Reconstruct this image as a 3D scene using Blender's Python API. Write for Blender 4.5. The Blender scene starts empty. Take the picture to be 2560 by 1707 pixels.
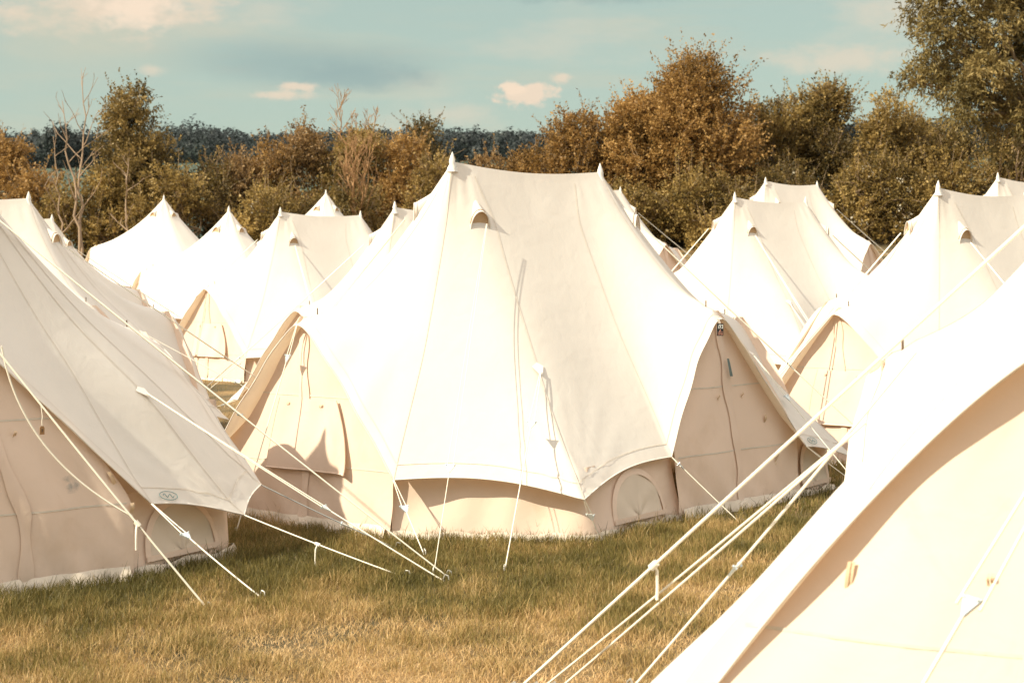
import bpy, math, random
import numpy as np
from mathutils import Vector, noise

R = math.radians
SC = bpy.context.scene
COL = SC.collection
F, U0, VH, HC = 3500.0, 1280.0, 650.0, 2.2          # focal length / horizon of the 2560x1707 photograph
SUN_AZ, SUN_EL = 211.0, 38.5                          # direction TO the sun, degrees ccw from +X

def sm(x):
    x = min(1.0, max(0.0, x)); return x * x * (3 - 2 * x)

def gz(x, y):
    q = y - 19 + .35 * x
    if q < 0: z = 0.0
    elif q < 10: z = .0048 * q * q
    else: z = .48 + .096 * (q - 10)
    if y > 58:
        q0 = 58 - 19 + .35 * max(-25, min(25, x))
        z0 = .48 + .096 * (q0 - 10)
        z = z0 * (1 - sm((y - 58) / 90))
    z += .025 * noise.noise(Vector((x * .35, y * .35, 3.1))) * min(1, max(0, (60 - y) / 20)) 
    return z

def px(u, v, d): return Vector(((u - U0) * d / F, d, HC - (v - VH) * d / F))
def pxz(u, v, z=0.0):
    d = (HC - z) * F / (v - VH); return px(u, v, d)

# ------------------------------------------------------------------ materials
def newmat(name):
    m = bpy.data.materials.new(name); m.use_nodes = True
    nt = m.node_tree; nt.nodes.clear()
    return m, nt, nt.nodes, nt.links

def canvas(name, col, trans=.22, weave=1.0, tcol=None, var=.05, stain=.09):
    m, nt, N, L = newmat(name)
    out = N.new('ShaderNodeOutputMaterial'); mix = N.new('ShaderNodeMixShader')
    p = N.new('ShaderNodeBsdfPrincipled'); t = N.new('ShaderNodeBsdfTranslucent')
    p.inputs['Roughness'].default_value = .92; p.inputs['Specular IOR Level'].default_value = .15
    tc = N.new('ShaderNodeTexCoord')
    nz = N.new('ShaderNodeTexNoise'); nz.inputs['Scale'].default_value = 1.7; nz.inputs['Detail'].default_value = 6
    oi = N.new('ShaderNodeObjectInfo'); ad = N.new('ShaderNodeMath'); ad.operation = 'MULTIPLY_ADD'; ad.inputs[1].default_value = .8; ad.inputs[2].default_value = -.4
    L.new(oi.outputs['Random'], ad.inputs[0]); ad2 = N.new('ShaderNodeMath'); ad2.operation = 'ADD'; ad2.use_clamp = True; L.new(ad.outputs[0], ad2.inputs[0]); L.new(nz.outputs['Fac'], ad2.inputs[1])
    L.new(tc.outputs['Object'], nz.inputs['Vector'])
    cr = N.new('ShaderNodeMix'); cr.data_type = 'RGBA'
    cr.inputs[6].default_value = tuple(c * (1 - var) for c in col) + (1,)
    cr.inputs[7].default_value = tuple(min(.92, c * (1 + var)) for c in col) + (1,)
    L.new(ad2.outputs[0], cr.inputs[0])
    # faint tide marks and grass stains with ragged outlines
    sn = N.new('ShaderNodeTexNoise'); sn.inputs['Scale'].default_value = 1.1; sn.inputs['Detail'].default_value = 9; sn.inputs['Roughness'].default_value = .65; sn.inputs['Distortion'].default_value = .8
    L.new(tc.outputs['Object'], sn.inputs['Vector'])
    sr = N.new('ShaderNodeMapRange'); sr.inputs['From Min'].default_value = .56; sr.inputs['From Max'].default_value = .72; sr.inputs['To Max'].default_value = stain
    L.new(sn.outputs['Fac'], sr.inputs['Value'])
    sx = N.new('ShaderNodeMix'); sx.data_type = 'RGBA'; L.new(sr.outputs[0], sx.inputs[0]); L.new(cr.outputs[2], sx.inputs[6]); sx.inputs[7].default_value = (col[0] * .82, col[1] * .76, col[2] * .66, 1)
    L.new(sx.outputs[2], p.inputs['Base Color'])
    tcol = tcol or (col[0] * .95, col[1] * .8, col[2] * .6)
    t.inputs['Color'].default_value = tcol + (1,)
    wz = N.new('ShaderNodeTexNoise'); wz.inputs['Scale'].default_value = 260; wz.inputs['Detail'].default_value = 2
    L.new(tc.outputs['Object'], wz.inputs['Vector'])
    wr = N.new('ShaderNodeTexNoise'); wr.inputs['Scale'].default_value = 7; wr.inputs['Detail'].default_value = 4
    wr.inputs['Distortion'].default_value = .6
    L.new(tc.outputs['Object'], wr.inputs['Vector'])
    b1 = N.new('ShaderNodeBump'); b1.inputs['Strength'].default_value = .10 * weave; b1.inputs['Distance'].default_value = .002
    b2 = N.new('ShaderNodeBump'); b2.inputs['Strength'].default_value = .2; b2.inputs['Distance'].default_value = .02
    L.new(wr.outputs['Fac'], b2.inputs['Height']); L.new(wz.outputs['Fac'], b1.inputs['Height'])
    rg = N.new('ShaderNodeTexNoise'); rg.noise_type = 'RIDGED_MULTIFRACTAL'; rg.inputs['Scale'].default_value = 1.6; rg.inputs['Detail'].default_value = 3
    L.new(tc.outputs['Object'], rg.inputs['Vector'])
    b3 = N.new('ShaderNodeBump'); b3.inputs['Strength'].default_value = .16; b3.inputs['Distance'].default_value = .012
    L.new(rg.outputs['Fac'], b3.inputs['Height']); L.new(b3.outputs['Normal'], b2.inputs['Normal'])
    L.new(b2.outputs['Normal'], b1.inputs['Normal']); L.new(b1.outputs['Normal'], p.inputs['Normal'])
    mix.inputs['Fac'].default_value = trans
    L.new(p.outputs[0], mix.inputs[1]); L.new(t.outputs[0], mix.inputs[2]); L.new(mix.outputs[0], out.inputs['Surface'])
    return m

def plain(name, col, rough=.7, metal=0.0, var=.15, scale=30.0):
    m, nt, N, L = newmat(name)
    out = N.new('ShaderNodeOutputMaterial'); p = N.new('ShaderNodeBsdfPrincipled')
    p.inputs['Roughness'].default_value = rough; p.inputs['Metallic'].default_value = metal
    tc = N.new('ShaderNodeTexCoord'); nz = N.new('ShaderNodeTexNoise'); nz.inputs['Scale'].default_value = scale
    nz.inputs['Detail'].default_value = 4
    L.new(tc.outputs['Object'], nz.inputs['Vector'])
    cr = N.new('ShaderNodeMix'); cr.data_type = 'RGBA'
    cr.inputs[6].default_value = tuple(c * (1 - var) for c in col) + (1,)
    cr.inputs[7].default_value = tuple(min(1, c * (1 + var)) for c in col) + (1,)
    L.new(nz.outputs['Fac'], cr.inputs[0]); L.new(cr.outputs[2], p.inputs['Base Color'])
    L.new(p.outputs[0], out.inputs['Surface'])
    return m

def leafmat(name, stops, trans=.38, rough=.5, gain=1.0):
    """leaf colour picked per leaf from a ramp through the 'tint' attribute"""
    m, nt, N, L = newmat(name)
    out = N.new('ShaderNodeOutputMaterial'); mix = N.new('ShaderNodeMixShader')
    p = N.new('ShaderNodeBsdfPrincipled'); t = N.new('ShaderNodeBsdfTranslucent')
    p.inputs['Roughness'].default_value = rough; p.inputs['Specular IOR Level'].default_value = .25
    a = N.new('ShaderNodeAttribute'); a.attribute_name = 'tint'
    r = N.new('ShaderNodeValToRGB')
    el = r.color_ramp.elements
    while len(el) < len(stops): el.new(.5)
    for e, (pos, c) in zip(el, stops): e.position = pos; e.color = tuple(min(.8, x * gain) for x in c) + (1,)
    L.new(a.outputs['Fac'], r.inputs['Fac'])
    L.new(r.outputs['Color'], p.inputs['Base Color']); L.new(r.outputs['Color'], t.inputs['Color'])
    mix.inputs['Fac'].default_value = trans
    L.new(p.outputs[0], mix.inputs[1]); L.new(t.outputs[0], mix.inputs[2]); L.new(mix.outputs[0], out.inputs['Surface'])
    return m

M = dict(
    fly=canvas('cream_canvas', (.79, .742, .675), .22, tcol=(.80, .58, .36)),
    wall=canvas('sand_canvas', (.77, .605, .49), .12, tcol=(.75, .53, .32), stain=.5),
    seam=plain('seam_stitching', (.66, .58, .49), .9),
    cap=canvas('cap_canvas', (.80, .755, .70), .10),
    mesh=canvas('window_mesh', (.68, .57, .46), .05),
    flap=plain('mud_flap', (.70, .60, .49), .8),
    tape=canvas('tan_tape', (.66, .50, .34), .1),
    ventin=plain('vent_lining', (.50, .33, .19), .9),
    rope=plain('cotton_rope', (.80, .74, .62), .9, scale=200),
    shaderope=plain('shaded_rope', (.30, .31, .30), .9, scale=200),  # rope colour darkened to carry the shade on the tent's far side
    slider=plain('aluminium_slider', (.62, .68, .70), .35, .6),
    pin=plain('rusty_pin', (.16, .10, .06), .6, .5),
    peg=plain('steel_peg', (.55, .52, .46), .4, .7),
    zip=plain('zip_teal', (.13, .17, .16), .6),
    black=plain('black_plate', (.012, .013, .015), .5),
    white=plain('white_paint', (.80, .80, .76), .6),
    copper=plain('copper_print', (.62, .30, .22), .5),
    ink=plain('teal_ink', (.10, .22, .22), .8),
    card=plain('brown_card', (.36, .20, .09), .9),
    bark=plain('grey_bark', (.30, .205, .125), .9, scale=8),
    deadbark=plain('dead_wood', (.34, .235, .155), .85, scale=8),
    orangebark=plain('orange_dead_wood', (.34, .19, .085), .85, scale=8),
    smear=plain('blue_smear', (.42, .44, .42), .9),
)

# ------------------------------------------------------------------ object helpers
def tag(o, label=None, cat=None, group=None, kind=None):
    if label: o['label'] = label
    if cat: o['category'] = cat
    if group: o['group'] = group
    if kind: o['kind'] = kind
    return o

def empty(name, loc, rz=0, sc=1):
    o = bpy.data.objects.new(name, None); COL.objects.link(o)
    o.empty_display_size = .2; o.location = loc; o.rotation_euler = (0, 0, rz); o.scale = (sc, sc, sc)
    return o

class MB:
    def __init__(s): s.v = []; s.f = []; s.m = []
    def grid(s, rows, mi=0, close=False):
        b = len(s.v); n = len(rows[0])
        for r in rows: s.v += [tuple(p) for p in r]
        for i in range(len(rows) - 1):
            for j in range(n if close else n - 1):
                k = (j + 1) % n
                s.f.append((b + i * n + j, b + i * n + k, b + (i + 1) * n + k, b + (i + 1) * n + j)); s.m.append(mi)
    def poly(s, pts, mi=0):
        b = len(s.v); s.v += [tuple(p) for p in pts]; s.f.append(tuple(range(b, b + len(pts)))); s.m.append(mi)
    def tube(s, pts, r, n=6, mi=0, taper=None, cap=True):
        pts = [Vector(p) for p in pts]
        if len(pts) < 2: return
        rows = []; up = None
        for i, p in enumerate(pts):
            t = (pts[min(i + 1, len(pts) - 1)] - pts[max(i - 1, 0)])
            if t.length < 1e-9: t = Vector((0, 0, 1))
            t.normalize()
            if up is None:
                up = t.cross(Vector((0, 0, 1)) if abs(t.z) < .9 else Vector((1, 0, 0))).normalized()
            a = (up - t * up.dot(t))
            a = a.normalized() if a.length > 1e-6 else t.orthogonal().normalized()
            up = a; b = t.cross(a)
            rr = r if taper is None else r + (taper - r) * i / (len(pts) - 1)
            rows.append([p + (a * math.cos(2 * math.pi * k / n) + b * math.sin(2 * math.pi * k / n)) * rr for k in range(n)])
        s.grid(rows, mi, True)
        if cap:
            s.poly(rows[0][::-1], mi); s.poly(rows[-1], mi)
    def prism(s, outline, dirv, mi=0):
        """extrude a flat outline along a vector"""
        a = [Vector(p) for p in outline]; b = [p + Vector(dirv) for p in a]
        s.poly(a[::-1], mi); s.poly(b, mi)
        for i in range(len(a)):
            j = (i + 1) % len(a); s.poly([a[i], a[j], b[j], b[i]], mi)
    def ribbon(s, pts, side, w, mi=0, lift=None, th=0):
        rows = []
        for i, p in enumerate(pts):
            sd = side[i] if isinstance(side, list) else side
            q = Vector(p) + (lift[i] if lift else Vector((0, 0, 0)))
            rows.append([q - sd * w / 2, q + sd * w / 2])
        s.grid(rows, mi)
    def build(s, name, mats, parent=None, smooth=True):
        me = bpy.data.meshes.new(name); me.from_pydata(s.v, [], s.f)
        mats = mats if isinstance(mats, (list, tuple)) else [mats]
        for m in mats: me.materials.append(m)
        if len(mats) > 1: me.polygons.foreach_set('material_index', s.m)
        if smooth: me.polygons.foreach_set('use_smooth', [True] * len(s.f))
        me.update()
        o = bpy.data.objects.new(name, me); COL.objects.link(o)
        if parent: o.parent = parent
        return o

def lathe(mb, prof, n=16, origin=(0, 0, 0), mi=0, wob=0, rnd=None):
    o = Vector(origin); rows = []
    for r, z in prof:
        rows.append([o + Vector((r * (1 + (wob * rnd.uniform(-1, 1) if rnd else 0)) * math.cos(2 * math.pi * k / n),
                                 r * math.sin(2 * math.pi * k / n), z)) for k in range(n)])
    mb.grid(rows, mi, True)

# ------------------------------------------------------------------ the bell tents
C0 = Vector((.15, 12.9, 0))
def mir(p): return (2 * C0.x - p[0], 2 * C0.y - p[1], p[2])
BASE = dict(
    P1=(-.52, 12.2, 3.06), P2=(.83, 13.2, 3.03),
    H0c=(-2.93, 12.6, .33), H0d=(-2.62, 12.0, .46), D1=(-1.72, 11.85, 1.83), H1=(-.93, 10.98, .48), H2=(.56, 10.86, .345),
    H3=(1.35, 11.84, .54), D2=(1.78, 12.55, 1.85), H4=(2.69, 12.8, .50), H5=(3.24, 13.3, .33),
    W0c=(-2.70, 12.7, 0), W0d=(-2.42, 12.15, 0), W1=(-.95, 11.16, 0), W2=(.61, 11.07, 0), W3=(1.38, 11.95, 0), W4=(2.58, 12.98, 0), W5=(3.05, 13.55, 0))
BASE['K0d'] = mir(BASE['H0d']); BASE['D3'] = (2.25, 14.05, 1.73); BASE['K1'] = mir(BASE['H1']); BASE['K2'] = mir(BASE['H2'])
BASE['K3'] = mir(BASE['H3']); BASE['D4'] = mir(BASE['D2']); BASE['K4'] = mir(BASE['H4'])
for a, b in (('V0d', 'W0d'), ('V1', 'W1'), ('V2', 'W2'), ('V3', 'W3'), ('V4', 'W4')): BASE[a] = mir(BASE[b])
RING = [('H0c', 'hem', 'H0d'), ('H0d', 'door', 'D1', 'H1', 'W0d', 'W1'), ('H1', 'hem', 'H2'), ('H2', 'hem', 'H3'),
        ('H3', 'door', 'D2', 'H4', 'W3', 'W4'), ('H4', 'hem', 'H5'), ('H5', 'hem', 'K0d'),
        ('K0d', 'door', 'D3', 'K1', 'V0d', 'V1'), ('K1', 'hem', 'K2'), ('K2', 'hem', 'K3'),
        ('K3', 'door', 'D4', 'K4', 'V3', 'V4'), ('K4', 'hem', 'H0c')]
RIDGE = dict(H0c=0, H0d=0, D1=0, H1=0, H2=.12, H3=.8, D2=1, H4=1, H5=1, K0d=1, D3=1, K1=1, K2=.88, K3=.2, D4=0, K4=0)
WALLS = [('V4', 'W0c', 'W0d'), ('W1', 'W2', 'W3'), ('W4', 'W5', 'V0d'), ('V1', 'V2', 'V3')]
SAG = dict(D1=.26, D2=.16, D3=.26, D4=.16)
CORNERS = ('H2', 'H5', 'H0c', 'K2')
VENTS = [('H1', 'H2', .78, .185), ('H4', 'H5', .35, .185), ('H0c', 'H0d', .4, .165), ('K1', 'K2', .5, .165)]

BELL_D = 4.6
def bell_model():
    b = {}
    rad, wr = 2.42, 2.2
    n = 9
    b['P1'] = b['P2'] = (C0.x, C0.y, 2.85)
    def at(r, a, z): return (C0.x + r * math.cos(R(a)), C0.y + r * math.sin(R(a)), z)
    ring = []; walls = []; ridge = {}; sag = {}; corners = []; vents = []
    # one door facing left-front, hem corners round the rest
    b['A0'] = at(rad, 205 - 24, .48); b['D1'] = at(1.75, 205, 1.66); b['A1'] = at(rad, 205 + 24, .48)
    b['G0'] = at(wr, 205 - 21, 0); b['G1'] = at(wr, 205 + 21, 0)
    ring.append(('A0', 'door', 'D1', 'A1', 'G0', 'G1'))
    k = 8; prev = 'A1'; chain = ['G1']
    for i in range(1, k):
        a = 205 + 24 + (360 - 48) * i / k
        b['A%d' % (i + 1)] = at(rad, a, .45); b['G%d' % (i + 1)] = at(wr, a, 0)
        ring.append((prev, 'hem', 'A%d' % (i + 1))); prev = 'A%d' % (i + 1); chain.append('G%d' % (i + 1)); corners.append(prev)
    ring.append((prev, 'hem', 'A0')); chain.append('G0'); walls = [tuple(chain)]
    for q in b: ridge[q] = 0
    sag['D1'] = .2
    vents = [('A1', 'A2', .2, .2), ('A3', 'A4', .5, .2), ('A7', 'A8', .5, .2), ('A5', 'A6', .5, .2)]
    return dict(pts=b, ring=ring, walls=walls, ridge=ridge, sag=sag, corners=tuple(corners), vents=vents)
EMPEROR = dict(pts=BASE, ring=RING, walls=WALLS, ridge=RIDGE, sag=SAG, corners=CORNERS, vents=VENTS)
BELL = bell_model()

class Tent:
    def __init__(s, name, label, T, rot=0.0, z=None, scale=1.0, seed=1, model=EMPEROR, over=None, res=1.0, seams=(.30, .62), bump=None, pw=None, pt=.62, sag=None, group='cream canvas tents pitched in rows'):
        s.rnd = random.Random(seed); s.seed = seed; s.model = model; s.res = res
        cx, cy = C0.x + T[0], C0.y + T[1]
        s.origin = Vector((cx, cy, gz(cx, cy) if z is None else z))
        s.rot = R(rot); s.scale = scale
        s.root = tag(empty(name, s.origin, s.rot, scale), label, 'tent', group)
        s.door_seams = seams; s.pw = pw or {}; s.sag = sag or {}; s.pt = pt; s.bump = bump or {}
        s.p = {k: Vector((v[0] - C0.x, v[1] - C0.y, v[2])) for k, v in model['pts'].items()}
        for k, v in (over or {}).items(): s.p[k] = s.loc(Vector(v))
        s.make_fly(); s.make_walls()
    def loc(s, w):                       # world point -> tent coordinates
        d = (Vector(w) - s.origin) / s.scale
        c, n = math.cos(-s.rot), math.sin(-s.rot)
        return Vector((d.x * c - d.y * n, d.x * n + d.y * c, d.z))
    def wld(s, l):
        c, n = math.cos(s.rot), math.sin(s.rot)
        return s.origin + Vector((l.x * c - l.y * n, l.x * n + l.y * c, l.z)) * s.scale
    # ---- flysheet
    def make_fly(s):
        p = s.p; md = s.model; P1, P2 = p['P1'], p['P2']
        outer = []; rr = []; cs = []; stn = {}; door = []; wrk = []
        def ridge(r): 
            q = P1.lerp(P2, r); q.z -= .055 * math.sin(math.pi * r) * (1 if P1 != P2 else 0); return q
        for seg in md['ring']:
            if seg[1] == 'hem':
                a, b = p[seg[0]], p[seg[2]]; L = (b - a).length
                n = max(4, int(L / .075 * s.res)); mid = (a + b) / 2; inward = Vector((-mid.x, -mid.y, 0)).normalized()
                stn[seg[0]] = len(outer)
                for i in range(n):
                    e = i / n; k = math.sin(math.pi * e)
                    q = a.lerp(b, e) + inward * (.05 * L * k) + Vector((0, 0, .045 * L * k))
                    outer.append(q); rr.append(md['ridge'][seg[0]] + (md['ridge'][seg[2]] - md['ridge'][seg[0]]) * e)
                    cs.append(.13 + .03 * k); wrk.append(0)
            else:
                a, D, b = p[seg[0]], p[seg[2]], p[seg[3]]
                ch = (b - a); out = Vector((ch.y, -ch.x, 0)).normalized()
                if out.dot(Vector((D.x, D.y, 0))) < 0: out = -out
                lip = D + out * .15 + Vector((0, 0, -.17))
                n = max(10, int((lip - a).length / .07 * s.res))
                stn[seg[0]] = len(outer)
                pl = 1.12; pr = 1.12
                if seg[2] == 'D2': pl, pr = 1.45, 1.0
                if seg[2] in s.pw: pl, pr = s.pw[seg[2]]
                for i in range(2 * n):
                    e = -1 + i / n
                    ae = math.sqrt(e * e + .0036) - .06; ae /= (math.sqrt(1.0036) - .06)
                    H, pw = (a, pl) if e < 0 else (b, pr)
                    q = lip.lerp(H, abs(e)); q.z = H.z + (lip.z - H.z) * (1 - ae ** pw)
                    wv = .012 * math.sin(abs(e) * 17 + s.seed) * math.sin(math.pi * abs(e))
                    q += out * wv
                    if i == n: stn[seg[2]] = len(outer)
                    outer.append(q); r0, rD, r1 = md['ridge'][seg[0]], md['ridge'][seg[2]], md['ridge'][seg[3]]
                    rr.append(r0 + (rD - r0) * (1 + e) if e < 0 else rD + (r1 - rD) * e)
                    cD = s.sag.get(seg[2], md['sag'].get(seg[2], .2))
                    cs.append(cD + (.13 - cD) * abs(e) ** .8); wrk.append(1 - abs(e))
                door.append((seg, out, lip))
        N = len(outer); s.N = N; s.stn = stn; s.doors = door; s.outer = outer
        m = max(12, int(34 * s.res)); s.m = m
        # cumulative boundary length
        cum = [0]
        for i in range(N): cum.append(cum[-1] + (outer[(i + 1) % N] - outer[i]).length)
        tot = cum[-1]
        def bdist(i, j):
            d = abs(cum[i] - cum[j]); return min(d, tot - d)
        def sbd(i, j):
            d = cum[i] - cum[j]
            if d > tot / 2: d -= tot
            if d < -tot / 2: d += tot
            return d
        rows = []
        for k in range(m + 1):
            t = k / m; t = t ** 1.15
            row = []
            for i in range(N):
                I = ridge(rr[i]); O = outer[i]
                q = I.lerp(O, t)
                q.z -= cs[i] * math.sin(math.pi * t ** .8)
                out = Vector((O.x - I.x, O.y - I.y, 0)); out = out.normalized() if out.length > 1e-6 else Vector((1, 0, 0))
                nn = (out * .75 + Vector((0, 0, .66)))
                # guy patches half way down the corner rails pull the cloth out
                for c in md['corners']:
                    d = bdist(i, stn[c])
                    if d < 1.2:
                        if model_patch(s): q += nn * (s.bump.get(c, .09) * math.exp(-(d / .42) ** 2) * math.exp(-((t - s.pt + .02) / .15) ** 2))
                        # fan of creases running up from the hem corner
                        rho = (1 - t) * 2.0; dl = sbd(i, stn[c])
                        th = math.atan2(dl, rho + .12)
                        q += nn * (.017 * math.exp(-math.hypot(rho, dl) / .40) * math.sin(th * 21 + s.seed) * min(1, rho / .08 + abs(dl) / .2))
                # creases under the door pole
                if wrk[i] > .6:
                    q += nn * (.010 * math.sin(t * 60 + i * .9) * sm((wrk[i] - .6) / .3) * sm((t - .78) / .15) * (1 if t < 1 else 0))
                # long soft tension folds from the peaks
                q += nn * (.0065 * math.sin(i * 2 * math.pi / N * 34 + s.seed * 1.7 + 1.5 * math.sin(t * 3 + i * .05)) * sm(t / .12) * (1 - t) ** 1.2 * (.4 + .6 * (math.sin(i * .21 + s.seed) > -.2)))
                q += nn * (.022 * noise.noise(Vector((q.x * .8 + s.seed, q.y * .8, q.z * .8))) * math.sin(math.pi * t)
                           + .004 * noise.noise(Vector((q.x * 3.1 + s.seed, q.y * 3.1, q.z * 2.1))) * math.sin(math.pi * t))
                row.append(q)
            rows.append(row)
        # cloth rolls softly over the hips: relax round the tent, fading out towards hem and peak
        for k in range(1, m):
            t = (k / m) ** 1.15; st = sm(t / .18) * (1 - sm((t - .55) / .4))
            if st < .02: continue
            a = np.array([tuple(q) for q in rows[k]]); b = a.copy()
            for _ in range(int(46 * s.res * s.res)): b = .5 * b + .25 * np.roll(b, 1, 0) + .25 * np.roll(b, -1, 0)
            a = a + (b - a) * st; rows[k] = [Vector(q) for q in a]
        s.rows = rows
        mb = MB(); mb.grid(rows, 0, True)
        # seams: stations and panel middles, plus the hem band
        def normal(k, i):
            k0, k1 = max(0, k - 1), min(m, k + 1)
            a = rows[k1][i] - rows[k0][i]; b = rows[k][(i + 1) % N] - rows[k][i - 1]
            n = b.cross(a)
            if n.length < 1e-9: return Vector((0, 0, 1))
            n.normalize(); return n if n.z > -.2 and n.dot(Vector((rows[k][i].x, rows[k][i].y, 1.0))) > 0 else -n
        s.normal = normal
        idx = [stn[k] for k in stn]
        order = sorted(idx)
        for a, b in zip(order, order[1:] + [order[0] + N]):
            if b - a > 24 * s.res: idx.append(((a + b) // 2) % N)
        for i in idx:
            pts = []; side = []
            for k in range(2, m + 1):
                pts.append(rows[k][i] + normal(k, i) * .004)
                d = rows[k][(i + 1) % N] - rows[k][i - 1]; side.append(d.normalized() if d.length > 1e-9 else Vector((1, 0, 0)))
            mb.ribbon(pts, side, .008, 1)
        kb = m - 2
        r0 = [rows[kb][i] + normal(kb, i) * .0045 for i in range(N)]; r1 = [rows[kb][i].lerp(rows[kb + 1][i], .13) + normal(kb, i) * .0045 for i in range(N)]
        mb.grid([r0, r1], 1, True)
        # rolled hem gives the edge its thickness
        mb.tube(outer + [outer[0]], .006, 5, 0, cap=False)
        s.fly = mb.build('flysheet', [M['fly'], M['seam']], s.root)
        # peak caps
        for nm in (('P1', 'P2') if P1 != P2 else ('P1',)):
            c = MB(); rnd = s.rnd
            lathe(c, [(.002, .085), (.008, .07), (.015, .045), (.022, .02), (.028, -.005), (.027, -.02), (.034, -.05), (.050, -.09)], 16, p[nm], 0, .22, rnd)
            c.build('peak_cap', M['cap'], s.root)
        # vents
        s.vpos = []
        for a, b, e, t in md['vents']:
            i = int(round(stn[a] + (((stn[b] - stn[a]) % N)) * e)) % N
            k = max(2, int(round((t ** (1 / 1.15)) * m)))
            s.vent(i, k)
        # door-pole pins
        for seg, out, lip in door:
            D = p[seg[2]]; b = MB()
            i = stn[seg[2]]; k = int(m * .9); base = rows[k][i]
            b.tube([base + Vector((0, 0, -.05)), base + Vector((0, 0, .055))], .0055, 6)
            b.build('door_pin', M['pin'], s.root)
    def vent(s, i, k):
        q = s.rows[k][i]; n = s.normal(k, i)
        dn = (s.rows[min(s.m, k + 2)][i] - s.rows[k - 1][i]).normalized(); lat = n.cross(dn).normalized()
        mb = MB(); rows = []
        for j in range(9):
            e = j / 8; w = .012 + .080 * e ** 1.2; h = .004 + .085 * e ** 1.3
            c = q - dn * .34 * (1 - e)
            rows.append([c + lat * (w * math.cos(a)) + n * (h * math.sin(a) - .012) - dn * (.13 * e * math.sin(a)) for a in [math.pi * x / 12 for x in range(13)]])
        mb.grid(rows, 0)
        mb.tube(rows[-1], .006, 5, 0)
        inner = [r - dn * .03 - n * .008 for r in rows[-1]]
        mb.poly(inner, 1)
        mb.build('vent_hood', [M['fly'], M['ventin']], s.root)
        s.vpos.append((q + n * .06 + dn * .02, dn, n))
    # ---- walls, windows, doors
    def make_walls(s):
        p = s.p; H = .56
        for ch in s.model['walls']:
            mb = MB(); pts = []; uu = 0
            for a, b in zip(ch, ch[1:]):
                A, B = p[a], p[b]; n = max(6, int((B - A).length / .06 * s.res))
                for i in range(n + (1 if b == ch[-1] else 0)):
                    pts.append((A.lerp(B, i / n), uu + (B - A).length * i / n, (B - A)))
                uu += (B - A).length
            rows = []
            for k in range(11):
                z = -.03 + (H + .03) * k / 10; row = []
                for q, u, d in pts:
                    o = Vector((d.y, -d.x, 0)).normalized()
                    if o.dot(q) < 0: o = -o
                    w = .014 * math.sin(u * 13 - z * 7 + s.seed + 2 * noise.noise(Vector((u * 2, z * 2, s.seed)))) * (.35 + .65 * (1 - z / H)) \
                        + .022 * noise.noise(Vector((u * 3.2, z * 2.4, s.seed * 3.3)))
                    row.append(q + o * (w + .13 * (1 - z / H) - .05) + Vector((0, 0, z)))
                rows.append(row)
            mb.grid(rows, 0)
            # mud flap
            mb.grid([[Vector((v.x * 1.012, v.y * 1.012, .055 + .012 * math.sin(i * .7))) for i, v in enumerate(rows[1])],
                     [Vector((v.x * 1.026, v.y * 1.026, -.02)) for v in rows[1]]], 1)
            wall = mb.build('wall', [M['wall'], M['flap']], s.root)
            for a, b in zip(ch, ch[1:]):
                if (p[b] - p[a]).length > .7 and (a, b) not in (('W1', 'W2'), ('V1', 'V2')): s.window(wall, p[a], p[b])
        for seg, out, lip in s.doors: s.door(seg, out)
    def window(s, wall, A, B):
        d = (B - A); L = d.length; d = d.normalized(); o = Vector((d.y, -d.x, 0))
        mid = (A + B) / 2
        if o.dot(mid) < 0: o = -o
        w = min(.36, L * .36); h = .40
        def P(x, z, off): return mid + d * x + o * (off + .13 * (1 - z / .56) - .05) + Vector((0, 0, z))
        arc = [(w * math.cos(a), .09 + h * math.sin(a) ** .85) for a in [math.pi * i / 20 for i in range(21)]]
        mb = MB(); mb.grid([[P(x * 1.0, z, .022) for x, z in arc], [P(x * .88, .09 + (z - .09) * .88, .030) for x, z in arc]], 0)
        mb.grid([[P(-w, .085, .032), P(w, .085, .032)], [P(-w, .125, .038), P(w, .125, .038)]], 0)
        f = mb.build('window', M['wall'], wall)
        g = MB()
        g.grid([[P(x * .88 * e, .11 + (z - .11) * .88 * e, .024 + .006 * math.sin(i + e * 4)) for i, (x, z) in enumerate(arc)] for e in (.02, .35, .7, 1)], 0)
        g.build('window_mesh', M['mesh'], f)
        # rolled flap under the arch
    def door(s, seg, out):
        p = s.p; A, B, D = p[seg[4]], p[seg[5]], p[seg[2]]
        top = D + out * .05 + Vector((0, 0, -.10)); wh = .52
        rows = []; n = max(10, int(20 * s.res))
        def P(e, t):                      # e across -1..1, t up 0..1
            if t < .3:
                z = wh * t / .3; half = 1.0; base = A.lerp(B, (e + 1) / 2) - out * .02 * t / .3
                q = base + Vector((0, 0, z))
            else:
                f = (t - .3) / .7
                q = ((A + B) / 2 + Vector((0, 0, wh)) - out * .02).lerp(top, f) + (B - A) * (e * .5 * (1 - f ** 1.4)) + (B - A).normalized() * (e * .05 * f)
            q = q + out * (.016 * math.sin(e * 8 + t * 5 + s.seed) * (1 - t) + .03 * noise.noise(Vector((e * 2 + s.seed, t * 3, s.seed)))
                           + .012 * math.sin((e + t * 1.5) * 16 + s.seed) * sm((.35 - t) / .3) + .006 * math.sin(e * 23 + 2 * math.sin(t * 4 + s.seed)) * (1 - t) * (.5 + .5 * math.sin(e * 3 + s.seed)) + .10 * (1 - t))
            return q
        for k in range(n + 1):
            t = k / n; rows.append([P((-1 + 2 * j / n) * 1.05, t) + Vector((0, 0, -.03 if k == 0 else 0)) for j in range(n + 1)])
        mb = MB(); mb.grid(rows, 0)
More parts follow.
